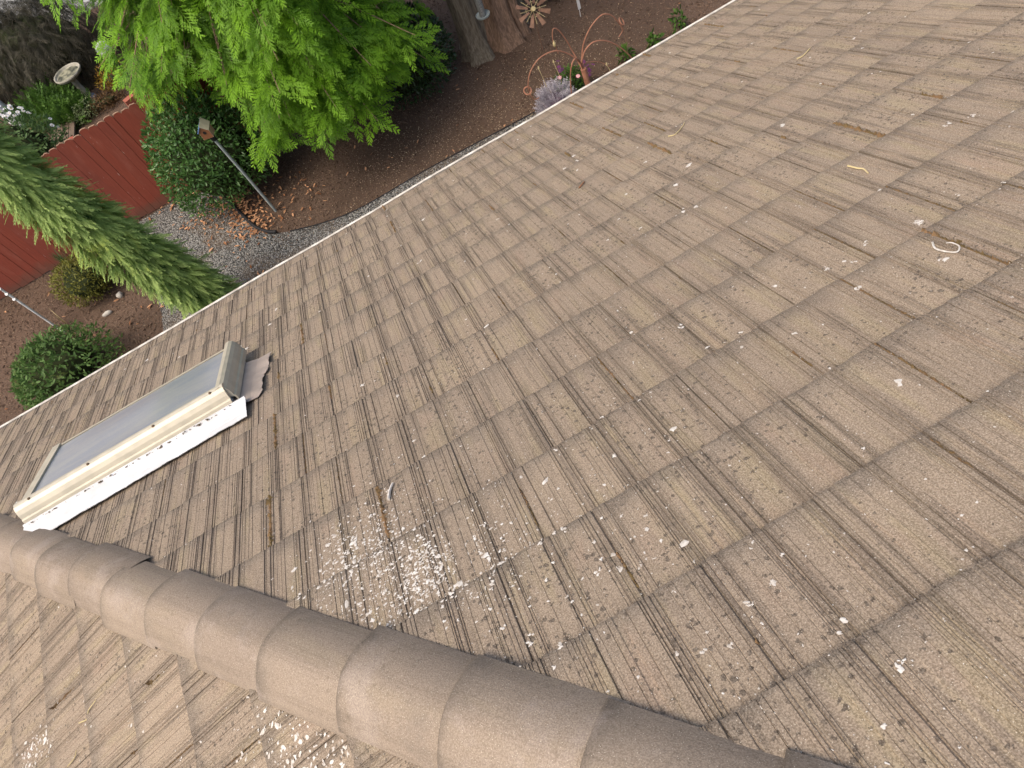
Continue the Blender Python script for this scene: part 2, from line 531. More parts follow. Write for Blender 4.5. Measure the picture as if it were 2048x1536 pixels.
def tile_arrays(x_left, s_b, s_f, rg, hip_x=None):
    """one ribbed tile; returns V, faces, tc. hip_x(y): where the hip cuts it"""
    pat = PATTERNS[rg.integers(len(PATTERNS))]
    xs, dz = [0.0], [0.0]
    lift = 0.0
    for c, w, d in pat:
        if c - w / 2 <= xs[-1] + .0008:
            continue
        d = d * rg.uniform(.6, 1.15)
        xs += [c - w / 2, c - w * .2, c + w * .2, c + w / 2]
        dz += [lift, -d, -d]
        lift = rg.normal(0, .0007)
        dz += [lift]
    body = TW - .0055
    xs += [body - .002, body, body + .0002, TW + .0005]
    dz += [lift, lift - .002, -.0065, -.0065]
    xs = np.array(xs); dz = np.array(dz)
    n = len(xs)
    sb = s_b - .06
    ln = s_f - s_b
    tilt = rg.normal(0, .0012)
    jit = rg.normal(0, .0016, n).cumsum() * .35
    jit -= jit.mean()
    jit += rg.normal(0, .0025)
    k = .026 / EX
    rows = [(sb, 0.0, 0), (s_b + .5 * ln, 0.0, .12), (s_f - .016, 0.0, .9), (s_f - .004, -.003, 1), (s_f, -.010, 1), (s_f + .0005, -.0265, 1)]
    V, tc = [], []
    rnd = rg.random()
    xsk = rg.normal(0, .0012)
    for (s, o, jw) in rows:
        ss = s + jit * jw
        off = .003 + k * (s - s_b) + o + dz * (1.0 if o > -.02 else 0.0) + tilt * (xs / TW - .5) * 2
        if o <= -.02:
            off = np.full(n, .003 + k * ln - .0265)
        V.append(RP(x_left + xs + xsk, ss, off))
        tc.append(np.stack([xs / TW, np.clip((ss - s_b) / max(ln, .1), 0, 1), np.full(n, rnd)], -1))
    V = np.concatenate(V); tc = np.concatenate(tc)
    m = len(rows)
    i = np.arange(m - 1)[:, None] * n
    j = np.arange(n - 1)[None]
    F = np.stack([i + j, i + n + j, i + n + j + 1, i + j + 1], -1).reshape(-1, 4)
    # the left edge
    l = np.arange(m) * n
    base = len(V)
    e = V[l] - NRM * .024
    V = np.vstack([V, e]); tc = np.vstack([tc, tc[l]])
    FE = np.stack([l[:-1], base + np.arange(m - 1), base + np.arange(1, m), l[1:]], -1)
    F = np.vstack([F, FE])
    V[:, 0] = np.maximum(V[:, 0], CUT - V[:, 1] - .012)      # cut along the hip
    return V, F, tc

SKY = dict(x0=-2.47, x1=-1.235, s0=3.565, s1=4.215)          # outline of the skylight frame on the slope

def in_view_area(P4):
    q = (P4 - TOP) @ CAM_R.T
    if (q[:, 2] < .05).any():
        return 0.0
    u = 1024 + 1450 * q[:, 0] / q[:, 2]
    v = 768 + 1450 * q[:, 1] / q[:, 2]
    if u.max() < 0 or v.max() < 0 or u.min() > 2048 or v.min() > 1536:
        return 0.0
    uc, vc = np.clip(u, 0, 2048), np.clip(v, 0, 1536)
    return .5 * abs(np.dot(uc, np.roll(vc, 1)) - np.dot(vc, np.roll(uc, 1)))

tiles = []
JOINTS = []                                                   # (slope, x, s_b, s_f) of every joint
for slope in (0, 1):
    for r in range(-6, 15):
        s_b = S0 + EX * r
        s_f = min(S0 + EX * (r + 1), EAVE_S)
        xa = X0 + (.15 if r % 2 else 0.0) + (.07 if slope else 0)
        jmin = int(math.floor((CUT - y_of(s_f) - xa) / TW)) - 1
        jmax = int(((7.2 if slope == 0 else 2.2) - xa) / TW)
        for j in range(jmin, jmax):
            xl = xa + TW * j
            if xl + TW < CUT - y_of(s_f) + .01:
                continue
            if slope == 0 and xl > SKY['x0'] + .1 and xl + TW < SKY['x1'] - .1 and s_b > SKY['s0'] and s_f < SKY['s1'] + .02:
                continue
            rg = np.random.default_rng(1000 * (r + 20) + j + 500 + slope * 777777)
            V, F, tc = tile_arrays(xl, s_b, s_f, rg)
            q = RP([xl, xl + TW, xl + TW, xl], [s_b, s_b, s_f, s_f], .02)
            q[:, 0] = np.maximum(q[:, 0], CUT - q[:, 1])
            if slope:
                V = flip(V); F = F[:, ::-1]; q = flip(q)
            tiles.append((in_view_area(q), slope, V, F, tc))
            JOINTS.append((slope, xl + TW - .005, s_b, s_f))
order = sorted(range(len(tiles)), key=lambda k: -tiles[k][0])
single = set(order[:299])
for slope, par in ((0, roof), (1, side_roof)):
    rest = [k for k in range(len(tiles)) if tiles[k][1] == slope and k not in single]
    for k in sorted(single):
        a, sl, V, F, tc = tiles[k]
        if sl == slope:
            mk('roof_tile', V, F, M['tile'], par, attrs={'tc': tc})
    n = 0; VV, FF, TT = [], [], []
    for k in rest:
        _, _, V, F, tc = tiles[k]
        VV.append(V); FF.append(F + n); TT.append(tc); n += len(V)
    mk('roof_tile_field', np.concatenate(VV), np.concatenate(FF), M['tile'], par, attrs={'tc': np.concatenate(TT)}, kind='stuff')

# rounded caps along the hip, each lapping the one below it
HIP_D = np.array([-1, 1, 0]) / math.sqrt(2)
HIP_W = np.array([1, 1, 0]) / math.sqrt(2)
K_DROP = math.tan(TH) / math.sqrt(2)

def hip_cap(t0, t1, rg):
    n = 25
    u = np.linspace(-1, 1, n)
    V, tc = [], []
    rnd = rg.random()
    sway = rg.normal(0, .006)
    rows = [(t0 - .05, .975, -.012, 0), (t0 + .02, .978, -.009, .1), ((t0 + t1) / 2, .99, -.001, .5), (t1 - .03, 1.008, .005, .85), (t1 - .008, 1.012, .006, .97), (t1, 1.008, .0005, 1), (t1 + .001, .93, -.016, 1)]
    for t, sc, lift, v in rows:
        w = .137 * sc * u
        hyp = 1 - (np.sqrt(u * u + .02) - .02 ** .5) / (1.02 ** .5 - .02 ** .5)
        prof = .25 * hyp + .75 * (1 - np.abs(u) ** 2.1)
        z = -.03 + (.1 * sc) * prof + lift + .010
        c = HIP_D * t + HIP_W * (CUT / math.sqrt(2) + sway)
        P = c + w[:, None] * HIP_W
        zz = ZR - math.tan(TH) * (t / math.sqrt(2) + CUT / 2) + z
        P[:, 2] = zz
        V.append(P)
        tc.append(np.stack([u * .5 + .5, np.full(n, v), np.full(n, rnd)], -1))
    V = np.concatenate(V); tc = np.concatenate(tc)
    m = len(rows)
    i = np.arange(m - 1)[:, None] * n
    j = np.arange(n - 1)[None]
    F = np.stack([i + j, i + j + 1, i + n + j + 1, i + n + j], -1).reshape(-1, 4)
    return V, F, tc

t_end = (EAVE_Y * 2 - CUT) / math.sqrt(2)
k = 0
t1 = -.047 - .349 * 5
while t1 < t_end:
    rg = np.random.default_rng(90 + k)
    V, F, tc = hip_cap(t1, t1 + .349, rg)
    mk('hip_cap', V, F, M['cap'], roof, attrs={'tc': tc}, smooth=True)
    t1 += .349
    k += 1

# gutter, fascia, walls
gx0, gx1 = CUT - EAVE_Y - .05, 7.3
ez = EAVE_Z
gp = [(-.03, -.035), (-.03, -.13), (.025, -.13), (.05, -.075), (.05, -.022), (.055, -.014), (.055, -.006), (.036, -.006), (.036, -.07), (.022, -.123), (-.026, -.123), (-.026, -.035)]
def gutter_run(a, b, flp):
    P = []
    for x in np.linspace(a, b, 25):
        wob = .003 * math.sin(x * 3.1) + .002 * math.sin(x * 8.3)
        for (dy, dz) in gp:
            P.append((x, EAVE_Y + dy + wob, ez + dz + wob * .6))
    P = np.array(P)
    n = len(gp)
    i = np.arange(24)[:, None] * n
    j = np.arange(n)[None]
    F = np.stack([i + j, i + n + j, i + n + (j + 1) % n, i + (j + 1) % n], -1).reshape(-1, 4)
    return P, F
P, F = gutter_run(gx0, gx1, False)
mk('gutter', P, F, M['gutter'], house)
P, F = gutter_run(gx0, 2.4, False)
mk('gutter', flip(P), F[:, ::-1], M['gutter'], house)
b = MB()
b.box(((gx0 + gx1) / 2 + .3, EAVE_Y - .05, ez - .14), (gx1 - gx0 - .6, .03, .2))
b.build('fascia', M['white_paint'], house)
wy = EAVE_Y - .55
b = MB()
b.box(((CUT - wy + gx1) / 2, wy - 4.0, (ez - .1) / 2), (gx1 - (CUT - wy) - .2, 8.0, ez - .12))
b.build('wall', M['wall'], house)
b = MB()
b.box(((gx0 + gx1) / 2 + .5, EAVE_Y - .32, ez - .24), (gx1 - gx0 - 1.2, .5, .02))
b.build('soffit', M['white_paint'], house)

# ------------------------------------------------------------------ skylight on the main slope
def glass_material():
    t = NT('grey_acrylic_skylight_glazing')
    P = t.pos()
    n1 = t.noise(3.0, t.mapping(P, (1, 4, 4)), 5.0, .65, .6)
    col = t.mix(t.ramp(n1, .35, .7), (.22, .245, .285), (.29, .3, .3))
    col = t.mix(t.math('MULTIPLY', t.ramp(t.noise(120.0, P, 2.0), .58, .7), .5), col, (.4, .38, .34))
    t.fin(col, .32, .5)
    t.p.inputs['Coat Weight'].default_value = .6
    t.p.inputs['Coat Roughness'].default_value = .12
    return t.m
M['glazing'] = glass_material()
x0, x1, s0, s1 = SKY['x0'], SKY['x1'], SKY['s0'], SKY['s1']

def section(prof, a, b, axis, n=2):
    """sweep a section (across, off) along x ('x') or along s ('s')"""
    prof = np.asarray(prof, float)
    L = []
    for tt in np.linspace(a, b, n):
        L.append(RP(tt, prof[:, 0], prof[:, 1]) if axis == 'x' else RP(prof[:, 0], tt, prof[:, 1]))
    V = np.concatenate(L)
    m = len(prof)
    i = np.arange(n - 1)[:, None] * m
    j = np.arange(m)[None]
    F = [np.stack([i + j, i + (j + 1) % m, i + m + (j + 1) % m, i + m + j], -1).reshape(-1, 4), np.arange(m)[::-1][None], (np.arange(m) + (n - 1) * m)[None]]
    return V, F

curb = MB()
for a in ((s0 + .03, s0 + .06, 'x'), (s1 - .06, s1 - .03, 'x')):
    V, F = section([(a[0], -.02), (a[1], -.02), (a[1], .135), (a[0], .135)], x0 + .02, x1 - .02, 'x'); curb.add(V, F)
for a in ((x0 + .03, x0 + .06), (x1 - .06, x1 - .03)):
    V, F = section([(a[0], -.02), (a[1], -.02), (a[1], .134), (a[0], .134)], s0 + .02, s1 - .02, 's'); curb.add(V, F)
skylight = curb.build('skylight', M['white_paint'], house)
skylight['label'] = 'rectangular skylight with cream metal frame and grey glazing'
# glazing: a slightly bowed pane
nx, ns = 22, 10
gxv, gsv = np.meshgrid(np.linspace(x0 + .045, x1 - .045, nx), np.linspace(s0 + .045, s1 - .02, ns))
bow = .137 + .012 * np.sin(np.pi * (gxv - x0) / (x1 - x0)) * np.sin(np.pi * (gsv - s0) / (s1 - s0))
V = RP(gxv.ravel(), gsv.ravel(), bow.ravel())
i = np.arange(ns - 1)[:, None] * nx
j = np.arange(nx - 1)[None]
mk('glazing', V, np.stack([i + j, i + nx + j, i + nx + j + 1, i + j + 1], -1).reshape(-1, 4), M['glazing'], skylight, smooth=True)
# rounded frame bars
head = [(s0 + .075, .140), (s0 + .068, .158), (s0 + .055, .168), (s0 + .035, .169), (s0 + .018, .160), (s0 + .006, .142), (s0 - .002, .118), (s0 - .004, .095), (s0 - .012, .088), (s0 - .014, .062), (s0 - .006, .06), (s0 - .004, .084), (s0 + .03, .1), (s0 + .034, .136)]
V, F = section(head, x0 - .006, x1 - .015, 'x', 12)
mk('frame_bar', V, F, M['alu'], skylight)
foot = [(2 * s0 - q[0] + (s1 - s0), q[1] - .004) for q in head][::-1]
V, F = section([(s1 - .012, .138), (s1 - .012, .143), (s1 + .002, .143), (s1 + .006, .12), (s1 + .006, .07), (s1, .07), (s1, .138)], x0 - .004, x1 - .015, 'x', 4)
mk('frame_bar', V, F, M['alu'], skylight)
def side_bar(xe, sg):
    return [(xe - sg * (q[0] - s0), q[1] - .002) for q in head]
V, F = section(side_bar(x1, 1), s0 + .022, s1 + .01, 's', 8)
mk('frame_bar', V, F, M['alu'], skylight)
V, F = section([(x0 + .05, .138), (x0 + .05, .149), (x0 - .002, .149), (x0 - .006, .12), (x0 - .006, .06), (x0, .06), (x0, .138)], s0 + .022, s1 + .008, 's', 4)
mk('frame_bar', V, F, M['alu'], skylight)
for fx in (.07, .35, .66, .93):
    c = RP(x0 + (x1 - x0) * fx, s0 + .022, .1655)
    b = MB(); b.lathe([(0.0, .005), (.005, .0045), (.0075, .001), (.0075, -.004)], (0, 0, 0), 8)
    V, F = b.arr()
    tilt = Matrix.Rotation(-.15, 3, 'X')
    mk('screw', V @ np.array(tilt).T + c, F, M['screw'], skylight)
# white head flashing: a creased sheet lying up the slope with a ragged edge
nn = 90
xs = np.linspace(x0 - .012, x1 + .055, nn)
rag = .002 * np.sin(xs * 61) + .0012 * np.sin(xs * 23 + 1) + np.random.default_rng(5).normal(0, .0018, nn) - .05 * np.clip((x0 + .12 - xs) / .12, 0, 1) ** 1.5 * 0
prof = [(-.178, .036), (-.168, .039), (-.135, .043), (-.13, .046), (-.05, .060), (-.03, .064), (-.027, .074), (-.018, .074), (-.012, .064)]
rows = []
for q, (ds, off) in enumerate(prof):
    j_ = rag if q == 0 else (rag * .5 if q == 1 else 0)
    wv = .0008 * np.sin(xs * 17 + q) + .0006 * np.sin(xs * 41)
    rows.append(RP(xs, s0 + ds + j_, off + (wv if q < 5 else 0)))
V = np.concatenate(rows)
V = np.vstack([V, V - NRM * .0025])
m = len(prof)
i = np.arange(m - 1)[:, None] * nn
j = np.arange(nn - 1)[None]
F = np.stack([i + j, i + nn + j, i + nn + j + 1, i + j + 1], -1).reshape(-1, 4)
mk('flashing', V, [F, (F + m * nn)[:, ::-1]], M['white_paint'], skylight, label='white painted head flashing with ragged upper edge')
# dirt caught behind the flashing lip
drng = np.random.default_rng(21)
b = MB()
for q in range(70):
    fx = drng.random()
    p = RP(x0 + .02 + (x1 - x0) * fx ** .8, s0 - .034 + drng.normal(0, .004), .066 + drng.uniform(0, .006))
    r_ = drng.uniform(.0015, .0042)
    v = drng.normal(0, 1, (5, 3)) * r_
    v[:, 0] *= 1.8
    b.add(p + v, np.array([[0, 1, 2], [0, 2, 3], [0, 3, 4], [1, 2, 3], [2, 3, 4], [0, 1, 4]]))
b.build('dirt_line', M['dirt'], skylight, kind='stuff')
# grey step flashing sheets on the right side
for (sa, sb, w, lift) in ((s0 - .03, s0 + .28, .13, .036), (s0 + .24, s0 + .5, .155, .033)):
    nn = 14
    ss = np.linspace(sa, sb, nn)
    xe = x1 + w + np.random.default_rng(int(sa * 100)).normal(0, .003, nn)
    xe[-1] += .02
    xe[0] -= .02
    A = RP(x1 - .03, ss, .03 + lift)
    B_ = RP((x1 + xe) / 2, ss, lift + .004)
    D = RP(xe, ss, lift + .004 * np.sin(np.arange(nn)))
    V = np.concatenate([A, B_, D]); V = np.vstack([V, V - NRM * .002])
    i = np.array([0, 1])[:, None] * nn
    j = np.arange(nn - 1)[None]
    F = np.stack([i + j, i + j + 1, i + nn + j + 1, i + nn + j], -1).reshape(-1, 4)
    mk('flashing', V, [F[:, ::-1], F + 3 * nn], M['flash'], skylight, label='bare grey step flashing sheet')

# ------------------------------------------------------------------ moss in the joints, white flakes, twigs on the tiles
def lumps(n_pts, centres, sizes, rg, flat=.5, frame=None):
    """small irregular lumps, 8 triangles each"""
    n = len(centres)
    base = np.array([[1, 0, 0], [0, 1, 0], [-1, 0, 0], [0, -1, 0], [0, 0, 1.0], [0, 0, -.4]])
    v = base[None] * (1 + rg.normal(0, .3, (n, 6, 1))) * sizes[:, None, :]
    a = rg.uniform(0, 2 * np.pi, n)
    ca, sa = np.cos(a)[:, None], np.sin(a)[:, None]
    if frame is None:
        x = v[..., 0] * ca - v[..., 1] * sa
        y = v[..., 0] * sa + v[..., 1] * ca
        w = np.stack([x, y, v[..., 2]], -1)
    else:
        w = v @ frame
    V = (w + centres[:, None]).reshape(-1, 3)
    f = np.array([[0, 1, 4], [1, 2, 4], [2, 3, 4], [3, 0, 4], [1, 0, 5], [2, 1, 5], [3, 2, 5], [0, 3, 5]])
    F = (np.arange(n)[:, None, None] * 6 + f[None]).reshape(-1, 3)
    return V, F

FR_MAIN = np.array([[1., 0, 0], DWN, NRM])
FR_SIDE = np.array([[0, -1., 0], flip(DWN) - flip(np.zeros(3)), flip(NRM) - flip(np.zeros(3))])
mrng = np.random.default_rng(31)
for slope, par, FR in ((0, roof, FR_MAIN), (1, side_roof, FR_SIDE)):
    cs, sz = [], []
    for (sl, xj, sb, sf) in JOINTS:
        if sl != slope or mrng.random() < .4 or xj > 6:
            continue
        if xj - .02 < CUT - y_of(sb) + .1:
            continue
        a, b_ = sorted(mrng.random(2))
        if mrng.random() < .35:
            a, b_ = 0, 1
        fat = mrng.choice([.5, .8, 1.2, 2.1])
        for q in np.arange(sb + .01 + a * (sf - sb), sb + b_ * (sf - sb) - .01, .0075):
            off = .003 + .026 * (q - sb) / EX - .005 + mrng.normal(0, .002)
            if SKY['x0'] - .05 < xj < SKY['x1'] + .16 and SKY['s0'] - .2 < q < SKY['s1'] + .02 and sl == 0:
                continue
            p = RP(xj + .0012 + mrng.normal(0, .0015), q, off)
            cs.append(flip(p) if slope else p)
            sz.append((.0045 * fat * mrng.uniform(.7, 1.5), .007, .006 * fat * mrng.uniform(.5, 1.4)))
    V, F = lumps(0, np.array(cs), np.array(sz), mrng, frame=FR)
    o = mk('moss', V, F if slope == 0 else F[:, ::-1], M['moss'], par, kind='stuff', label='dry brown moss filling the joints between tiles')

def flake_mesh(pts, rad, rg, side):
    """ragged thin flakes lying on the tiles"""
    n = len(pts)
    K = 9
    a = np.linspace(0, 2 * np.pi, K, endpoint=False)[None] + rg.uniform(0, 6, (n, 1))
    rr = rad[:, None] * np.clip(1 + rg.normal(0, .38, (n, K)), .3, 1.8)
    el = rg.uniform(.45, 1.0, (n, 1))
    ro = rg.uniform(0, np.pi, (n, 1))
    px, py = rr * np.cos(a), rr * np.sin(a) * el
    X = px * np.cos(ro) - py * np.sin(ro)
    Y = px * np.sin(ro) + py * np.cos(ro)
    x = pts[:, 0][:, None] + X
    s = pts[:, 1][:, None] + Y
    base = tile_off(pts[:, 1])[:, None]
    V = RP(x, s, base + .0004 + .075 * Y)
    top = RP(pts[:, 0] + rad * .1, pts[:, 1], base[:, 0] + .0008 + rad * .12)
    V = np.concatenate([V, top[:, None]], 1).reshape(-1, 3)
    j = np.arange(K)
    f = np.stack([j, (j + 1) % K, np.full(K, K)], -1)
    F = (np.arange(n)[:, None, None] * (K + 1) + f[None]).reshape(-1, 3)
    if side:
        V = flip(V); F = F[:, ::-1]
    return V, F

def roof_xs(u, v, off=.015, side=False):
    """where a line of sight through the photograph meets a slope, as slope coordinates"""
    d = CAM_R.T @ np.array([(u - 1024) / 1450, (v - 768) / 1450, 1.0])
    nrm = NRM
    if side:
        nn_ = flip(NRM) - flip(np.zeros(3))
        p0 = flip(RP(0, 0, off))
        P = TOP + d * (((p0 - TOP) @ nn_) / (d @ nn_))
        P = flip(P)
    else:
        P = TOP + d * ((off - HH) / (d @ nrm))
    return P[0], (P - TOP) @ DWN

frng = np.random.default_rng(12)
pts, rad = [], []
for (x, s, sx, ss, n, rm) in ((-.5, 1.66, .13, .09, 640, .0030), (-.68, 1.94, .10, .11, 460, .0034), (-.42, 1.68, .07, .06, 150, .0036), (-.58, 1.8, .16, .16, 420, .0026), (-.34, 1.55, .1, .08, 180, .0030), (-.5, 1.7, .32, .3, 260, .0024), (-.12, 1.4, .22, .16, 110, .0034)):
    pts.append(np.stack([frng.normal(x, sx, n), frng.normal(s, ss, n)], -1))
    rad.append(frng.lognormal(math.log(rm), .42, n))
n = 520
pts.append(np.stack([frng.uniform(-3, 4.5, n), frng.uniform(.3, EAVE_S - .1, n)], -1)); rad.append(frng.lognormal(math.log(.005), .5, n))
n = 2800
pts.append(np.stack([frng.normal(.1, 1.0, n), frng.uniform(.2, 3.2, n)], -1)); rad.append(frng.lognormal(math.log(.0017), .35, n))
big = [(1677, 1263), (1242, 1137), (1250, 965), (1510, 1095), (1545, 1165), (1500, 1210), (1840, 440), (1832, 442), (1941, 231), (1730, 485), (1707, 517), (1650, 535), (1363, 657), (1722, 580), (1135, 1050), (1130, 1065), (1060, 1285), (1350, 1190), (1405, 1300), (1806, 1328), (1777, 1455), (1882, 520), (2030, 217), (1893, 250), (900, 985), (850, 920), (780, 985), (1205, 840), (1195, 1145), (1085, 1090), (1460, 1290), (1280, 1130)]
for (u, v) in big:
    x, s = roof_xs(u, v)
    m_ = frng.integers(2, 6)
    sz = .0055 * (1 if v > 800 else 1.4)
    pts.append(np.array([[x, s]]) + frng.normal(0, sz * .8, (m_, 2))); rad.append(frng.uniform(.5, 1.1, m_) * sz)
pts = np.concatenate(pts); rad = np.clip(np.concatenate(rad), .001, .016)
ok = (pts[:, 0] > CUT - (pts[:, 1] * math.cos(TH) - HH * math.sin(TH)) + .19) & (pts[:, 1] < EAVE_S - .05)
ok &= ~((pts[:, 0] > SKY['x0'] - .06) & (pts[:, 0] < SKY['x1'] + .2) & (pts[:, 1] > SKY['s0'] - .22) & (pts[:, 1] < SKY['s1'] + .05))
V1, F1 = flake_mesh(pts[ok], rad[ok], frng, False)
# on the side slope
pts2, rad2 = [], []
for (u, v, sx, ss, n, rm) in ((92, 1478, .035, .10, 110, .0042), (60, 1530, .05, .05, 60, .0045), (560, 1500, .10, .10, 130, .0046), (660, 1500, .09, .08, 90, .004), (250, 1420, .5, .4, 170, .003)):
    x, s = roof_xs(u, v, side=True)
    pts2.append(np.stack([frng.normal(x, sx, n), frng.normal(s, ss, n)], -1)); rad2.append(frng.lognormal(math.log(rm), .4, n))
pts2 = np.concatenate(pts2); rad2 = np.clip(np.concatenate(rad2), .001, .014)
ok = pts2[:, 0] > CUT - (pts2[:, 1] * math.cos(TH) - HH * math.sin(TH)) + .2
V2, F2 = flake_mesh(pts2[ok], rad2[ok], frng, True)
o = mk('white_flakes', np.vstack([V1, V2]), np.vstack([F1, F2 + len(V1)]), M['flake'], origin=(0, 0, 5))
tag(o, 'small white flakes scattered over the roof tiles', 'flakes', kind='stuff')

def twig(pix, label, mat, r=.003, side=False, lift=.006, cat='twig'):
    p = []
    for (u, v) in pix:
        x, s = roof_xs(u, v, side=side)
        q = RP(x, s, tile_off(np.array(s)) + lift)
        p.append(flip(q) if side else q)
    b = MB().tube(spline(p, 6 * len(p)), np.linspace(r, r * .6, 6 * len(p)), 5)
    o = b.build('twig', mat)
    return tag(o, label, cat)
twig([(1866, 492), (1872, 503), (1895, 508), (1915, 507), (1919, 497), (1905, 491), (1893, 492)], 'pale curled strand lying in a loop on the tiles', M['flake'], .0032)
twig([(1338, 277), (1352, 272), (1366, 258), (1371, 250)], 'thin straw-coloured stem on the far tiles left of the short forked twig', M['straw'], .0035)
twig([(1697, 338), (1715, 341), (1728, 342), (1737, 349)], 'short straw-coloured twig near a mossy patch right of the thin stem', M['straw'], .004)
twig([(1595, 123), (1608, 116), (1622, 102)], 'slender pale stalk on the uppermost tiles in the photo', M['straw'], .004)
twig([(780, 1003), (784, 985), (790, 972)], 'white feathery strand above the densest patch of flakes', M['flake'], .006)
twig([(158, 1446), (172, 1438), (186, 1420), (198, 1400)], 'straw-coloured curved twig on the side roof slope', M['straw'], .0028, True)
twig([(140, 1532), (151, 1515), (154, 1500)], 'short pale curved stalk at the lower edge of the side slope', M['straw'], .0025, True)
twig([(1160, 380), (1168, 371), (1172, 358)], 'dark thin twig on the tiles below the copper rod ornament', M['orangewood'], .004)

# ------------------------------------------------------------------ foliage kit
def orient(tV, tF, ttc, pos, fwd, up, scale, rnd):
    """copies of a template (growing along +x, face +z) at every pos; one joined mesh"""
    pos = np.asarray(pos, float); fwd = np.asarray(fwd, float); up = np.asarray(up, float)
    fwd = fwd / (np.linalg.norm(fwd, axis=1)[:, None] + 1e-9)
    y = np.cross(up, fwd); y /= np.linalg.norm(y, axis=1)[:, None] + 1e-9
    z = np.cross(fwd, y)
    B = np.stack([fwd, y, z], 1)                       # n,3,3
    V = np.einsum('vk,nkc->nvc', tV, B) * np.asarray(scale)[:, None, None] + pos[:, None]
    n, m = len(pos), len(tV)
    F = (np.arange(n)[:, None, None] * m + tF[None]).reshape(-1, tF.shape[1])
    tc = np.repeat(ttc[None], n, 0)
    tc[:, :, 2] = np.asarray(rnd)[:, None]
    return V.reshape(-1, 3), F, tc.reshape(-1, 3)

def multi(templates, pos, fwd, up, scale, rg):
    k = rg.integers(len(templates), size=len(pos))
    rnd = rg.random(len(pos))
    VV, FF, TT, n = [], [], [], 0
    for q, (tV, tF, tt) in enumerate(templates):
        s = k == q
        if not s.any():
            continue
        V, F, tc = orient(tV, tF, tt, pos[s], fwd[s], up[s], scale[s], rnd[s])
        VV.append(V); FF.append(F + n); TT.append(tc); n += len(V)
    return np.concatenate(VV), np.concatenate(FF), np.concatenate(TT)

def blade(a, b, w, nrm=(0, 0, 1)):
    """a narrow pointed leaf from a to b: 2 triangles"""
    a, b, nrm = np.asarray(a, float), np.asarray(b, float), np.asarray(nrm, float)
    d = b - a
    sdir = np.cross(nrm, d); sdir /= np.linalg.norm(sdir) + 1e-9
    m = a + d * .42
    return np.array([a, m + sdir * w / 2, b, m - sdir * w / 2]), np.array([[0, 1, 2], [0, 2, 3]])

def frond(rg, L=.5, pairs=9, ang=50, spread=.34, w=.017, droop=.25, sub=True):
    V, F, T, n = [], [], [], 0
    def put(a, b, w_):
        nonlocal n
        v, f = blade(a, b, w_, (rg.normal(0, .25), rg.normal(0, .25), 1))
        V.append(v); F.append(f + n); n += 4
        for p in v:
            T.append((np.clip(np.linalg.norm(p[:2]) / L, 0, 1), 0, 0))
    def axis(t):
        return np.array([L * t, .03 * L * math.sin(3 * t + ph), -droop * L * t * t])
    ph = rg.uniform(0, 6)
    for k in range(6):
        put(axis(k / 6), axis((k + 1.3) / 6), w * .6)
    for k in range(pairs):
        t = .08 + .88 * k / (pairs - 1)
        ll = L * spread * (1 - .72 * abs(t - .3) / .7) * rg.uniform(.8, 1.15)
        for sg in (-1, 1):
            a = R(ang * rg.uniform(.8, 1.15)) * (1 - .3 * t)
            p = axis(min(t + rg.uniform(-.03, .03), 1))
            d = np.array([math.cos(a), sg * math.sin(a), -droop * (.5 + t)])
            q = p + d * ll
            put(p, q, w)
            if sub:
                for h in (.35, .6, .82):
                    c = p + d * ll * h
                    for s2 in (-1, 1):
                        a2 = a * sg + s2 * R(34)
                        e = c + np.array([math.cos(a2), math.sin(a2), -droop * .8]) * ll * .36 * (1.25 - h)
                        put(c, e, w * .72)
    return np.concatenate(V), np.concatenate(F), np.array(T)

def leaf_template(L=.1, w=.04, fold=.25, curl=.2):
    V = np.array([[0, 0, 0], [.3, .42, fold * .3], [.7, .36, fold * .2 - curl * .15], [1, 0, -curl * .35], [.7, -.36, fold * .2 - curl * .15], [.3, -.42, fold * .3], [.35, 0, 0], [.7, 0, -curl * .12]])
    V = V * np.array([L, w, w])
    F = np.array([[0, 6, 1], [1, 6, 7], [1, 7, 2], [2, 7, 3], [0, 5, 6], [5, 7, 6], [5, 4, 7], [4, 3, 7]])
    T = np.stack([V[:, 0] / L, np.zeros(8), np.zeros(8)], -1)
    return V, F, T

def on_blob(n, c, rad, rg, lo=.72, bumps=7, amp=.14, zmin=-.6):
    """points through the outer shell of an uneven dome, with outward normals"""
    d = rg.normal(0, 1, (n * 2, 3)); d /= np.linalg.norm(d, axis=1)[:, None]
    d = d[d[:, 2] > zmin][:n]
    b = rg.normal(0, 1, (bumps, 3)); b /= np.linalg.norm(b, axis=1)[:, None]
    g = 1 + amp * (np.exp(3.2 * (d @ b.T - 1)).sum(1) - .5)
    rr = (lo + (1 - lo) * rg.random(len(d)) ** .6) * g
    p = np.asarray(c) + d * rr[:, None] * np.asarray(rad)
    nn = d / np.asarray(rad); nn /= np.linalg.norm(nn, axis=1)[:, None]
    return p, nn

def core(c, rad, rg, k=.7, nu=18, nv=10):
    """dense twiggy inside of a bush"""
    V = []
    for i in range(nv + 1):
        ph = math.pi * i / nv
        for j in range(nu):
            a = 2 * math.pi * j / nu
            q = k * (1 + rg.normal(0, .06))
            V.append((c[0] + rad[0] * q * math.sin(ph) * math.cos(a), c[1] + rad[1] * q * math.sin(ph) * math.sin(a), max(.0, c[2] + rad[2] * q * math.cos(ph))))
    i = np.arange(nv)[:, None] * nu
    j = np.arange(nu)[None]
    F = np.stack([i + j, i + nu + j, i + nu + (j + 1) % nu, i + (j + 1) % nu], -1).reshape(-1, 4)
    return np.array(V), F

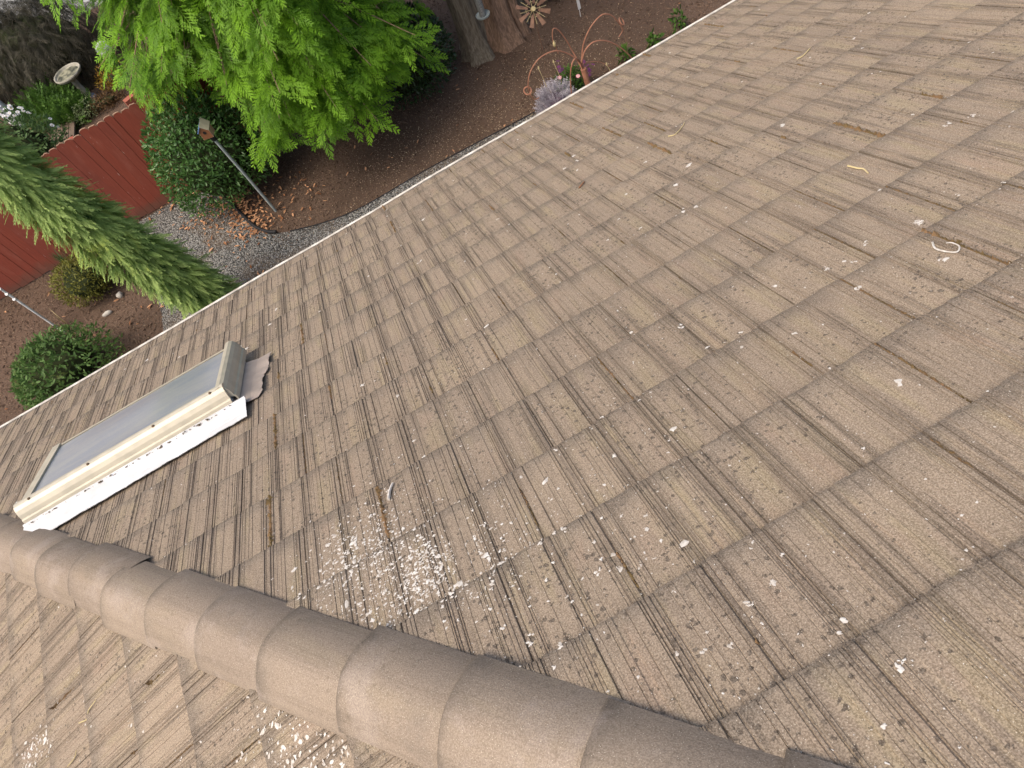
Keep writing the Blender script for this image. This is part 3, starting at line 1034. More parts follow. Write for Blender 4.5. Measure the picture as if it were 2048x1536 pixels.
def stems(c, rad, rg, n=6, r=.018):
    b = MB()
    for q in range(n):
        a = rg.uniform(0, 6.28)
        e = np.array([c[0] + .55 * rad[0] * math.cos(a), c[1] + .55 * rad[1] * math.sin(a), c[2] + rad[2] * rg.uniform(0, .5)])
        s0_ = np.array([c[0] + rg.normal(0, .05), c[1] + rg.normal(0, .05), 0])
        b.tube(spline([s0_, (s0_ + e) / 2 + rg.normal(0, .06, 3), e], 7), np.linspace(r, r * .4, 7), 6)
    return b

M['bark'] = simple('grey_brown_stems', (.12, .085, .06), .9, .1)
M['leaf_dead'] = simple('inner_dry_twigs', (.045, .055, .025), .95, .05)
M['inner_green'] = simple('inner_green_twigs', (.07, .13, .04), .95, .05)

def bush(name, label, cat, c, rad, mat, n, tmpl, seed, mode='leaf', size=(.8, 1.25), lo=.72, amp=.14, zmin=-.6, corek=.72, group=None, core_mat=None):
    rg = np.random.default_rng(seed)
    t = thing(name, label, cat, (c[0], c[1], 0), group)
    p, nn = on_blob(n, c, rad, rg, lo, amp=amp, zmin=zmin)
    keep = p[:, 2] > .01
    p, nn = p[keep], nn[keep]
    tang = rg.normal(0, 1, p.shape)
    if mode == 'leaf':
        fwd = nn * .55 + tang * .6 + np.array([0, 0, .25])
    elif mode == 'weep':
        fwd = nn * .55 + np.array([0, 0, -.75]) + tang * .22
    else:
        fwd = nn * .9 + tang * .35 + np.array([0, 0, .45])
    up = nn + rg.normal(0, .35, p.shape)
    V, F, tc = multi(tmpl, p, fwd, up, rg.uniform(*size, len(p)), rg)
    mk('foliage', V, F, mat, t, attrs={'tc': tc})
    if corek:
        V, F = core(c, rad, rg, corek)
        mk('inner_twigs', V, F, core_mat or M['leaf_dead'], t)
    stems(c, rad, rg).build('stem', M['bark'], t)
    return t

# ------------------------------------------------------------------ red fence
def fence_material():
    t = NT('barn_red_fence_stain')
    P = t.pos()
    oi = t.n('ObjectInfo')
    grain = t.noise(8.0, t.mapping(P, (12, 12, .6)), 4.0, .6)
    col = t.mix(t.ramp(grain, .3, .75), (.3, .07, .042), (.235, .055, .034))
    col = t.mix(t.math('MULTIPLY', oi.outputs['Random'], .6), col, (.225, .062, .043))
    col = t.mix(t.math('MULTIPLY', t.ramp(t.noise(2.2, P, 3.0), .52, .74), .4), col, (.19, .05, .036))
    sc = t.noise(3.0, t.mapping(P, (30, 30, 2.2)), 2.0, .5)
    col = t.mix(t.ramp(sc, .74, .78), col, (.5, .36, .3))
    sz_ = t.n('SeparateXYZ'); t.set(sz_.inputs[0], P)
    spl = t.math('ADD', sz_.outputs[2], t.math('MULTIPLY', t.noise(6.0, P, 4.0), -.35))
    col = t.mix(t.math('MULTIPLY', t.ramp(spl, -.12, .1, 1.0, 0.0), .6), col, (.13, .085, .06))
    col = t.mix(t.math('MULTIPLY', t.ramp(t.noise(1.4, t.mapping(P, (3, 3, 1)), 5.0, .7), .5, .7), .35), col, (.36, .13, .09))
    t.bump(grain, .4, .004)
    return t.fin(col, .75, .25)
M['wood_red'] = fence_material()
M['endgrain'] = simple('bare_weathered_end_grain', (.4, .26, .18), .9, .1, col2=(.28, .17, .12), scale=30)
FY, BW = 11.46, .137
fence = thing('fence', 'barn red board fence with rounded board tops behind the feathery columnar tree', 'fence', (-5, FY, 0))
frg = np.random.default_rng(44)
nb = int((9.6 - 1.35) / BW)
for q in range(nb):
    xb = -1.35 - q * BW
    hgt = 1.69 + frg.normal(0, .012)
    w = BW - frg.uniform(.001, .005)
    th_ = .018
    yo = frg.normal(0, .003)
    bot = .01 + frg.uniform(0, .02)
    lean = frg.normal(0, .004)
    tp = [(-w / 2, hgt - .032), (-w * .36, hgt - .008), (-w * .12, hgt), (w * .12, hgt), (w * .36, hgt - .008), (w / 2, hgt - .032)]
    out = [(-w / 2, bot), ] + [(a + lean, z + frg.normal(0, .003)) for a, z in tp] + [(w / 2, bot)]
    fr = np.array([(xb + a, FY - th_ / 2 + yo, z) for a, z in out])
    bk = fr + np.array([0, th_, 0])
    k = len(out)
    # body slightly shorter than its bare top end
    V = np.vstack([fr, bk])
    body = [np.arange(k)[None], (np.arange(k)[::-1] + k)[None], np.array([[0, k, k + 1, 1], [k - 2, 2 * k - 2, 2 * k - 1, k - 1]])]
    o = mk('board', V, body, M['wood_red'], fence)
    tv, tf = [], []
    for i_ in range(1, k - 2):
        a, b_ = fr[i_], fr[i_ + 1]
        tv += [a + (0, -.001, -.004), b_ + (0, -.001, -.004), b_ + (0, -.001, .003), a + (0, -.001, .003), bk[i_] + (0, .001, .003), bk[i_ + 1] + (0, .001, .003)]
        m_ = len(tv) - 6
        tf += [[m_, m_ + 1, m_ + 2, m_ + 3], [m_ + 3, m_ + 2, m_ + 5, m_ + 4]]
    mk('end_grain', np.array(tv), np.array(tf), M['endgrain'], o)
for zr in (.35, 1.3):
    MB().box((-5.45, FY + .04, zr), (8.25, .04, .09)).build('rail', M['wood_red'], fence)
for xp in np.arange(-1.4, -9.8, -2.4):
    MB().box((xp, FY + .105, .82), (.09, .09, 1.64)).build('post', M['wood_red'], fence)

# ------------------------------------------------------------------ bright green cedar with drooping sprays
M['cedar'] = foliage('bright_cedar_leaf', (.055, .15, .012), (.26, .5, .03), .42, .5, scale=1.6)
M['cedar_dim'] = foliage('cedar_leaf_high', (.03, .085, .01), (.12, .27, .02), .35, .5, scale=1.6)
def bark_material(name, a, b_):
    t = NT(name)
    P = t.pos()
    g = t.noise(5.0, t.mapping(P, (9, 9, .7)), 5.0, .65, .4)
    col = t.mix(t.ramp(g, .35, .66), a, b_)
    t.bump(g, .9, .03)
    return t.fin(col, .9, .1)
M['bark_red'] = bark_material('stringy_red_bark', (.34, .22, .15), (.17, .11, .075))
M['bark_grey'] = bark_material('grey_green_bark', (.27, .23, .17), (.14, .115, .085))

def cedar_crown(base, z0, z1, rmax, mat, parent, rg, n_branch, per, azr=(0, 6.2832), tpl=None, rtop=.35, clear=None):
    pos, fwd, up, sc = [], [], [], []
    wood = MB()
    for q in range(n_branch):
        f = rg.random() ** 1.15
        z = z0 + (z1 - z0) * f
        az = rg.uniform(*azr)
        r = rmax * (1 - (1 - rtop) * f) * rg.uniform(.72, 1.08)
        o = np.array([math.cos(az), math.sin(az), 0])
        p0 = np.array([base[0], base[1], z + .75 + rg.normal(0, .1)])
        p1 = p0 + o * r * .5 + np.array([0, 0, -.05])
        p2 = np.array([base[0], base[1], z]) + o * r + np.array([0, 0, rg.normal(0, .12)])
        sp = spline([p0, p1, p2], 12)
        if clear is not None:
            cc = np.array(clear[0]); sl = (TOP - cc) / np.linalg.norm(TOP - cc)
            kk = np.maximum(0.0, (sp - cc) @ sl)
            if (np.linalg.norm(sp - cc - sl * kk[:, None], axis=1) < clear[1] * .8).any():
                continue
        wood.tube(sp, np.linspace(.022, .004, 12), 5, cap=False)
        tt = 1 - .88 * rg.random(per) ** 1.1
        side = np.array([-o[1], o[0], 0])
        for t in tt:
            p = sp[int(t * 11)]
            wd = (1.15 - t) * .5 * r * .55
            lat = rg.normal(0, 1)
            p = p + side * lat * wd * .6 + rg.normal(0, .06, 3) + np.array([0, 0, -.12 * abs(lat)])
            d = o * rg.uniform(.6, 1.2) + side * lat * .75 + np.array([0, 0, -rg.uniform(.0, .85)]) + rg.normal(0, .18, 3)
            if clear is not None:
                cc = np.array(clear[0]); sl = (TOP - cc) / np.linalg.norm(TOP - cc)
                k_ = max(0.0, (p - cc) @ sl)
                if np.linalg.norm(p + d * .15 - cc - sl * k_) < clear[1]:
                    continue
            pos.append(p); fwd.append(d)
            up.append(o * .75 + np.array([0, 0, .85]) + rg.normal(0, .3, 3))
            sc.append(rg.uniform(.6, 1.15))
    V, F, tc = multi(tpl, np.array(pos), np.array(fwd), np.array(up), np.array(sc), rg)
    crown = mk('crown', V, F, mat, parent, attrs={'tc': tc})
    wood.build('branches', M['bark_red'], crown)
    return crown

trg = np.random.default_rng(8)
FROND = [frond(trg, .4, 9, 50, .42, .0165, .28) for _ in range(5)]
cb = (-.2, 11.05)
cedar = thing('cedar_tree', 'bright green cedar with drooping feathery sprays overhanging the fence end', 'tree', (cb[0], cb[1], 0))
MB().tube(spline([(cb[0], cb[1], 0), (cb[0] + .03, cb[1], 2.5), (cb[0], cb[1] + .05, 6), (cb[0], cb[1], 9.2)], 16), np.linspace(.24, .05, 16) + np.array([.1, .03] + [0] * 14), 12).build('trunk', M['bark_red'], cedar)
cedar_crown(cb, 1.45, 5.6, 2.5, M['cedar'], cedar, trg, 270, 42, tpl=FROND, rtop=.72, clear=((-1.79, 9.82, 1.68), .55))
cedar_crown(cb, 1.1, 2.2, 2.05, M['cedar'], cedar, trg, 50, 30, azr=(R(-88), R(-30)), tpl=FROND, rtop=.8)
cedar_crown(cb, 1.25, 2.6, 1.95, M['cedar'], cedar, trg, 46, 34, azr=(R(-125), R(-60)), tpl=FROND, rtop=.9, clear=((-1.79, 9.82, 1.68), .55))

# ------------------------------------------------------------------ reddish multi-stem trunk with a feeder
def trunk_tube(pts, rad, rg, n=26, flute=.12, lobes=7):
    pts = np.asarray(pts, float)
    ph = rg.uniform(0, 6, 4)
    V = []
    a = np.linspace(0, 2 * np.pi, n, endpoint=False)
    for i_, (p, r) in enumerate(zip(pts, rad)):
        fl = 1 + flute * np.sin(lobes * a + ph[0] + .35 * i_ * .2) + flute * .6 * np.sin(3 * a + ph[1]) + flute * .4 * np.sin(11 * a + ph[2]) + rg.normal(0, .012, n)
        V.append(p + np.stack([r * fl * np.cos(a), r * fl * np.sin(a), np.zeros(n)], -1))
    m = len(pts)
    i = np.arange(m - 1)[:, None] * n
    j = np.arange(n)[None]
    F = np.stack([i + j, i + (j + 1) % n, i + n + (j + 1) % n, i + n + j], -1).reshape(-1, 4)
    return np.concatenate(V), F
brg = np.random.default_rng(17)
big_tree = thing('old_cedar_tree', 'old cedar with fluted reddish trunks standing in bare mulch', 'tree', (2.65, 10.6, 0))
for (x, y, lx, r, mt, flare) in ((2.43, 10.75, -.02, .215, 'bark_grey', .13), (2.84, 10.72, .03, .235, 'bark_red', .14), (3.12, 10.62, -.03, .10, 'bark_red', .07), (3.25, 10.9, .06, .12, 'bark_grey', .06)):
    zz = np.linspace(-.02, 6.5, 26) ** 1.0
    pts = np.stack([x + lx * zz, y + .03 * zz + .02 * np.sin(zz), zz], -1)
    rad = r * (1 - .06 * zz) + flare * np.exp(-zz / .28)
    V, F = trunk_tube(pts, rad, brg)
    mk('trunk', V, F, M[mt], big_tree, smooth=True)
cedar_crown((2.75, 10.8), 4.2, 8.0, 2.6, M['cedar_dim'], big_tree, brg, 60, 22, tpl=FROND, rtop=.5)
# ------------------------------------------------------------------ columnar feathery conifer near the eave
M['plume'] = foliage('feathery_conifer_leaf', (.14, .25, .06), (.46, .6, .19), .45, .55, tint=(.42, .5, .09), scale=3.0)
prg = np.random.default_rng(9)
PLUME = [frond(prg, .23, 8, 24, .42, .0095, .12, False) for _ in range(5)]
ax0, ax1 = np.array([-2.86, 8.3, 0]), np.array([-3.98, 8.3, 5.6])
col_tree = thing('columnar_conifer', 'narrow feathery green columnar conifer leaning in front of the red fence', 'tree', ax0)
n = 7000
f = prg.random(n) ** .9
az = prg.uniform(0, 2 * np.pi, n)
prof = np.interp(f, [0, .08, .25, .5, .7, .85, 1], [.2, .3, .34, .33, .27, .2, .05])
lob = 1 + .1 * np.sin(3 * az + 9 * f) + .08 * np.sin(5 * az - 14 * f + 1)
rr = prof * lob * np.sqrt(prg.uniform(.6, 1, n))
o_ = np.stack([np.cos(az), np.sin(az), np.zeros(n)], -1)
axd = (ax1 - ax0) / np.linalg.norm(ax1 - ax0)
pos = ax0 + (ax1 - ax0) * f[:, None] + o_ * (rr * .8)[:, None]
fwd = o_ * prg.uniform(.35, .75, n)[:, None] - axd * prg.uniform(.3, .9, n)[:, None] + prg.normal(0, .16, (n, 3))
up = o_ * .9 + axd * .5 + prg.normal(0, .3, (n, 3))
V, F, tc = multi(PLUME, pos, fwd, up, prg.uniform(.55, 1.25, n), prg)
mk('crown', V, F, M['plume'], col_tree, attrs={'tc': tc})
zz = np.linspace(0, 1, 14)
MB().tube(ax0 + (ax1 - ax0) * zz[:, None], np.interp(zz, [0, 1], [.1, .02]), 10).build('trunk', M['bark_grey'], col_tree)
V, F = [], []
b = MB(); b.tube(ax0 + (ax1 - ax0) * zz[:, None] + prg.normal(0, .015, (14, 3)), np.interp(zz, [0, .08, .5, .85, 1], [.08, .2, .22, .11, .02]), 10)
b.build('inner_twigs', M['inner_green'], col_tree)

# ------------------------------------------------------------------ shrubs
M['laurel'] = foliage('dark_laurel_leaf', (.036, .1, .026), (.12, .25, .06), .28, .4, scale=4.0, spec=.5)
M['laurel_dark'] = foliage('glossy_laurel_leaf', (.012, .038, .012), (.04, .09, .028), .15, .3, scale=4.0, spec=.5)
M['yellowgreen'] = foliage('olive_yellow_leaf', (.065, .08, .016), (.27, .26, .05), .35, scale=6.0)
M['midgreen'] = foliage('mid_green_leaf', (.04, .09, .025), (.15, .26, .07), .4, scale=5.0, tint=(.16, .17, .05))
M['maple'] = foliage('dark_lacy_leaf', (.02, .02, .013), (.085, .075, .048), .25, scale=5.0)
M['daisyleaf'] = foliage('grey_green_leaf', (.04, .09, .03), (.16, .26, .09), .3, scale=4.0)
M['fern'] = foliage('fern_leaf', (.02, .06, .012), (.10, .20, .03), .3, scale=4.0)
M['autumn'] = foliage('orange_yellow_leaf', (.16, .05, .015), (.42, .30, .03), .3, scale=7.0)
M['pale'] = foliage('variegated_leaf', (.10, .15, .05), (.32, .38, .2), .3, scale=6.0)
M['silver'] = foliage('silver_dry_stem', (.16, .13, .17), (.6, .58, .62), .1, scale=14.0)
LF = [leaf_template(.08, .032, .3, .3), leaf_template(.07, .029, .2, .6), leaf_template(.06, .026, .4, .1)]
LS = [leaf_template(.045, .02, .3, .3), leaf_template(.05, .018, .2, .5)]
NEEDLE = [frond(prg, .16, 6, 40, .4, .011, .1, False) for _ in range(3)]
LACE = [frond(prg, .24, 7, 36, .5, .009, .55, False) for _ in range(4)]
bush('laurel_shrub', 'dark green laurel shrub at the end of the red fence', 'shrub', (-2.1, 10.62, .86), (.82, .62, .92), M['laurel'], 7500, LF, 51, lo=.7)
bush('laurel_shrub', 'glossy dark laurel shrub half under the cedar beside the old trunks', 'shrub', (1.22, 10.62, .66), (.72, .62, .78), M['laurel_dark'], 4500, LF, 52, lo=.7)
bush('evergreen_shrub', 'dark evergreen shrub behind the rusty garden spinner', 'shrub', (3.98, 11.05, .5), (.46, .42, .62), M['laurel_dark'], 1800, LS, 53, lo=.7)
bush('round_shrub', 'small olive-yellow rounded shrub at the foot of the red fence', 'shrub', (-4.86, 10.3, .33), (.42, .40, .38), M['yellowgreen'], 2600, LS, 54, lo=.62)
bush('round_shrub', 'mid green rounded shrub close to the eave left of the skylight', 'shrub', (-5.5, 8.75, .34), (.66, .58, .5), M['midgreen'], 4200, LS, 55, size=(1.0, 2.1), lo=.45, amp=.34)
bush('weeping_shrub', 'dark weeping lace-leaf shrub behind the stone birdbath', 'shrub', (-4.85, 17.35, .55), (1.25, 1.1, 1.0), M['maple'], 3600, LACE, 56, mode='weep', lo=.7, amp=.2)
bush('daisy_bush', 'grey-green bush topped with white daisies behind the red fence', 'bush', (-5.32, 13.6, .72), (.78, .55, .85), M['daisyleaf'], 3000, LS, 57, size=(1.2, 2.2), lo=.55)
bush('fern', 'low green fern mound left of the birdbath foot', 'fern', (-5.1, 16.0, .1), (.5, .4, .3), M['fern'], 420, [frond(prg, .3, 8, 55, .25, .018, .4, False)], 58, mode='spray', corek=0, lo=.3)
bush('fern', 'green fern clump between the daisies and the birdbath', 'fern', (-4.72, 15.55, .06), (.32, .28, .22), M['fern'], 380, [frond(prg, .3, 8, 55, .25, .018, .4, False)], 59, mode='spray', corek=0, lo=.3)
bush('autumn_plant', 'yellow and orange leafed plant right of the birdbath', 'plant', (-3.72, 15.8, .16), (.3, .28, .24), M['autumn'], 700, LS, 60, lo=.4, corek=.4)
bush('variegated_plant', 'pale variegated plant just behind the fence tops', 'plant', (-4.5, 15.3, .14), (.34, .22, .2), M['pale'], 700, LS, 61, lo=.4, corek=.4)
bush('leafy_plant', 'red-brown leafy ground plant below the orange bricks', 'plant', (-3.92, 15.35, .1), (.36, .24, .16), M['autumn'] if False else foliage('red_brown_leaf', (.07, .04, .02), (.2, .12, .05), .3, scale=7.0), 900, LS, 62, lo=.4, corek=.4)
bush('silver_plant', 'round silvery dried plant beside the copper rod ornament', 'plant', (2.68, 8.38, .22), (.24, .22, .24), M['silver'], 900, [frond(prg, .1, 4, 45, .5, .006, 0, False)], 63, mode='spray', lo=.6, core_mat=simple('lilac_dry_core', (.16, .12, .15), .9))
bush('flowering_plant', 'green plant with pink and purple flowers at the copper ornament', 'plant', (3.06, 8.62, .2), (.25, .22, .26), M['fern'], 900, LS, 64, lo=.5)
for k_, (x, y, sd_, lb) in enumerate(((4.94, 8.7, 65, 'upright leafy weed at the far end of the eave'), (4.02, 8.72, 66, 'small weed at the eave beside the ornament arm tip'), (4.47, 8.66, 67, 'low weed at the eave between two taller weeds'))):
    bush('weed', lb, 'weed', (x, y, .1), (.11, .1, .2 if k_ == 0 else .12), M['fern'], 90, LF, sd_, lo=.2, corek=0, size=(.9, 1.3), group='weeds along the eave')
# flowers
def flower(c, r, petal_mat, eye_mat, nrm, rg, parent, petals=9):
    nrm = np.asarray(nrm, float) / np.linalg.norm(nrm)
    u = np.cross(nrm, [0, 0, 1.0]) if abs(nrm[2]) < .95 else np.array([1.0, 0, 0]); u /= np.linalg.norm(u)
    w = np.cross(nrm, u)
    V, F = [], []
    for q in range(petals):
        a = 2 * math.pi * q / petals
        d = math.cos(a) * u + math.sin(a) * w
        s = -math.sin(a) * u + math.cos(a) * w
        V += [c + d * r * .15, c + d * r * .7 + s * r * .26 + nrm * r * .1, c + d * r, c + d * r * .7 - s * r * .26 + nrm * r * .1]
        F.append([4 * q, 4 * q + 1, 4 * q + 2, 4 * q + 3])
    o = mk('flower', np.array(V), np.array(F), petal_mat, parent)
    b = MB(); b.lathe([(.0, r * .2), (r * .2, r * .12), (r * .28, 0)], (0, 0, 0), 7)
    v, f = b.arr()
    B = np.stack([u, w, nrm])
    mk('flower_eye', v @ B + c, f, eye_mat, o)
M['pet_white'] = simple('white_petal', (.75, .75, .78), .7)
M['pet_eye'] = simple('yellow_eye', (.5, .38, .12), .8)
M['pet_pink'] = simple('pink_petal', (.75, .38, .4), .7)
M['pet_purple'] = simple('purple_petal', (.18, .03, .17), .7)
flg = np.random.default_rng(71)
db = [o for o in S.objects if o.name.startswith('daisy_bush')][0]
for q in range(95):
    d = flg.normal(0, 1, 3); d[2] = abs(d[2]) * 1.2 + .35; d[1] = -abs(d[1]) * .4 + .35; d /= np.linalg.norm(d)
    c = np.array([-5.32, 13.6, .72]) + d * np.array([.85, .6, .98]) * flg.uniform(.9, 1.08)
    flower(c, flg.uniform(.025, .042), M['pet_white'], M['pet_eye'], d + np.array([0, -.3, .6]), flg, db)
fp = [o for o in S.objects if o.name.startswith('flowering_plant')][0]
for q, c in enumerate([(2.9, 8.6, .44), (3.12, 8.45, .42), (2.62, 8.2, .26)]):
    flower(np.array(c), .034, M['pet_pink'], M['pet_white'], (0, -.4, 1), flg, fp)
for q in range(16):
    c = np.array([(3.02, 8.8, .4), (3.32, 8.55, .36)][q % 2]) + flg.normal(0, .05, 3)
    flower(c, .035, M['pet_purple'], M['pet_purple'], flg.normal(0, .5, 3) + (0, -.2, 1), flg, fp, 6)

# ------------------------------------------------------------------ garden things
# birdhouse pole and birdhouse
pole = thing('pole', 'grey metal pole carrying the small birdhouse', 'pole', (-1.73, 9.82, 0))
MB().tube([(-1.73, 9.82, -.05), (-1.75, 9.82, .8), (-1.78, 9.82, 1.56)], .022, 10).build('pipe', M['pole'], pole)
MB().tube([(-1.777, 9.82, 1.5), (-1.78, 9.82, 1.6)], [.034, .05], 10).build('bracket', M['black'], pole)
bh = thing('birdhouse', 'small birdhouse with blue roof and salmon front on the grey pole', 'birdhouse', (-1.79, 9.82, 1.6))
rz = -.3
ca_, sa_ = math.cos(rz), math.sin(rz)
def rot_c(v, c):
    v = np.asarray(v, float)
    return np.stack([v[:, 0] * ca_ - v[:, 1] * sa_ + c[0], v[:, 0] * sa_ + v[:, 1] * ca_ + c[1], v[:, 2] + c[2]], -1)
bc = (-1.79, 9.82, 1.6)
w_, h_, r_ = .074, .13, .075
body = [(-w_, -w_, 0), (w_, -w_, 0), (w_, w_, 0), (-w_, w_, 0), (-w_, -w_, h_), (w_, -w_, h_), (w_, w_, h_), (-w_, w_, h_), (0, -w_, h_ + r_), (0, w_, h_ + r_)]
mk('body', rot_c(body, bc), [np.array([[0, 3, 2, 1], [1, 2, 6, 5], [3, 0, 4, 7]]), np.array([[0, 1, 5, 8, 4], [2, 3, 7, 9, 6]])], M['salmon'], bh)
mk('front_panel', rot_c([(-w_ * .95, -w_ - .003, .004), (w_ * .95, -w_ - .003, .004), (w_ * .95, -w_ - .003, h_), (0, -w_ - .003, h_ + r_ * .9), (-w_ * .95, -w_ - .003, h_)], bc), np.array([[0, 1, 2, 3, 4]]), M['orangewood'], bh)
ho = MB().lathe([(0, 0), (.025, 0)], (0, 0, 0), 12).arr()
hv = np.stack([ho[0][:, 0], np.full(len(ho[0]), -w_ - .005), ho[0][:, 1] + .1], -1)
mk('entrance_hole', rot_c(hv, bc), ho[1], M['black'], bh)
for sg in (-1, 1):
    a = np.array([(0, -w_ - .03, h_ + r_ + .01), (sg * (w_ + .012), -w_ - .015, h_ - .01), (sg * (w_ + .012), w_ + .02, h_ - .01), (0, w_ + .03, h_ + r_ + .01)])
    V = np.vstack([a, a + (0, 0, .012)])
    mk('roof_panel', rot_c(V, bc), np.array([[0, 1, 2, 3], [7, 6, 5, 4], [0, 4, 5, 1], [1, 5, 6, 2], [2, 6, 7, 3]]), M['blue'] if sg < 0 else M['cream'], bh)

wp = thing('white_stake', 'slim white pole standing in the mulch left of the olive shrub', 'pole', (-5.55, 9.84, 0))
MB().tube([(-5.55, 9.84, -.05), (-5.555, 9.84, .9), (-5.56, 9.84, 1.75)], .017, 9).build('shaft', M['white'], wp)
for z in (.93, 1.06, 1.18, 1.4):
    MB().tube([(-5.56, 9.84, z - .012), (-5.56, 9.82, z + .012)], [.024, .024], 8).build('knob', M['white'], wp)

# black edging hose along the gravel
hp = EDGE[3:26].copy(); hp[:, 2] = .05
tag(MB().tube(hp, .026, 8).build('hose', M['black']), 'black hose curving along the gravel through the orange leaves', 'hose')
hp = EDGE[27:].copy(); hp[:, 2] = .02
tag(MB().tube(hp, .009, 6).build('edging', M['black']), 'thin dark edging line between gravel strip and mulch', 'edging')

# stones
def rock(c, rad, seed, name, label):
    rg = np.random.default_rng(seed)
    V, F = core((0, 0, 0), rad, rg, 1.0, 12, 8)
    b = MB()
    Vv = []
    for i_ in range(9):
        ph = math.pi * i_ / 8
        for j_ in range(12):
            a = 2 * math.pi * j_ / 12
            q = 1 + .12 * math.sin(3 * a + seed) * math.sin(ph) + rg.normal(0, .04)
            Vv.append((c[0] + rad[0] * q * math.sin(ph) * math.cos(a), c[1] + rad[1] * q * math.sin(ph) * math.sin(a), c[2] + rad[2] * q * math.cos(ph)))
    o = mk(name, np.array(Vv), F, M['stone'], smooth=True)
    return tag(o, label, 'stone')
rock((-4.78, 9.69, .025), (.085, .035, .04), 4, 'stone', 'flat pale elongated stone lying in the mulch')
rock((-4.52, 9.92, .03), (.055, .05, .05), 5, 'stone', 'pale rounded stone beside the olive shrub')

# grass tuft and dry stalks
def stalks(name, label, cat, c, n, hgt, spread, mat, seed, w=.008):
    rg = np.random.default_rng(seed)
    V, F, T = [], [], []
    m = 0
    for q in range(n):
        a = rg.uniform(0, 6.28)
        d = np.array([math.cos(a), math.sin(a), 0]) * rg.uniform(.2, 1) * spread
        h = hgt * rg.uniform(.6, 1.1)
        p0 = np.array([c[0] + rg.normal(0, .02), c[1] + rg.normal(0, .02), 0])
        p1 = p0 + d * .4 + (0, 0, h * .65)
        p2 = p0 + d + (0, 0, h)
        s = np.array([-math.sin(a), math.cos(a), 0]) * w / 2
        V += [p0 - s, p0 + s, p1 + s, p1 - s, p2]
        F += [[m, m + 1, m + 2], [m, m + 2, m + 3], [m + 3, m + 2, m + 4]]
        T += [(0, 0, rg.random())] * 5
        m += 5
    o = mk(name, np.array(V), np.array(F), mat, attrs={'tc': np.array(T)})
    return tag(o, label, cat)
stalks('grass_tuft', 'tuft of thin grass against the red fence beside the olive shrub', 'grass', (-5.25, 11.2, 0), 60, .42, .22, M['daisyleaf'], 81)
stalks('dry_stalks', 'few dry upright stalks in the mulch near the white pole', 'plant', (-5.5, 10.02, 0), 5, .36, .12, M['straw'], 82, .012)

# hanging tube feeder
fd = thing('bird_feeder', 'grey mesh tube feeder with a round tray hanging before the old trunk', 'feeder', (2.55, 10.3, .79))
MB().tube([(2.55, 10.3, .8), (2.55, 10.3, 1.32)], .052, 14).build('tube', simple('grey_mesh_tube', (.3, .3, .28), .6, .4, col2=(.12, .12, .11), scale=90), fd)
MB().lathe([(.055, .015), (.1, .02), (.108, .035), (.113, .034), (.105, .006), (.0, 0)], (2.55, 10.3, .785), 22).build('tray', M['pole'], fd)
MB().tube([(2.55, 10.3, 1.32), (2.56, 10.35, 4.6)], .004, 5).build('hanger', M['black'], fd)
MB().lathe([(.06, 0), (.065, .02), (0, .06)], (2.55, 10.3, 1.32), 14).build('lid', M['pole'], fd)

# rusty spinner
sc_ = np.array([3.21, 9.9, .73])
sn = thing('garden_spinner', 'rusty metal spinner with flat blades beside the old trunks', 'spinner', (3.21, 9.95, 0))
MB().tube([(3.21, 9.96, 0), (3.21, 9.95, .74)], .008, 6).build('stake', M['rust'], sn)
fw = np.array([0, -.75, .66]); ux = np.array([1., 0, 0]); uy = np.cross(fw, ux)
MB().tube([sc_ - fw * .03, sc_ + fw * .03], .035, 12).build('hub', M['straw'], sn)
for q in range(8):
    a = 2 * math.pi * q / 8 + .2
    d = math.cos(a) * ux + math.sin(a) * uy
    s = -math.sin(a) * ux + math.cos(a) * uy + fw * .35
    v = [sc_ + d * .08 - s * .016, sc_ + d * .26 - s * .034, sc_ + d * .265 + s * .034, sc_ + d * .08 + s * .016]
    v = np.array(v); v = np.vstack([v, v - fw * .003])
    mk('blade', v, np.array([[0, 1, 2, 3], [7, 6, 5, 4], [0, 4, 5, 1], [1, 5, 6, 2], [2, 6, 7, 3], [3, 7, 4, 0]]), M['rust'], sn)
for q in range(8):
    a = 2 * math.pi * (q + .5) / 8 + .2
    d = math.cos(a) * ux + math.sin(a) * uy
    MB().tube([sc_ - fw * .02, sc_ - fw * .02 + d * .21], .004, 5).build('spoke', M['straw'], sn)
ra = np.linspace(0, 2 * np.pi, 25)
MB().tube(np.array([sc_ - fw * .02 + .11 * (math.cos(a) * ux + math.sin(a) * uy) for a in ra]), .004, 5).build('ring', M['straw'], sn)
stk = thing('white_marker', 'white pointed plant marker at the edge of the dark evergreen shrub', 'marker', (4.03, 10.2, 0))
MB().box((4.05, 10.2, .26), (.045, .012, .26)).build('plate', M['white'], stk)
MB().tube([(4.04, 10.2, 0), (4.05, 10.2, .3)], .006, 5).build('spike', M['white'], stk)

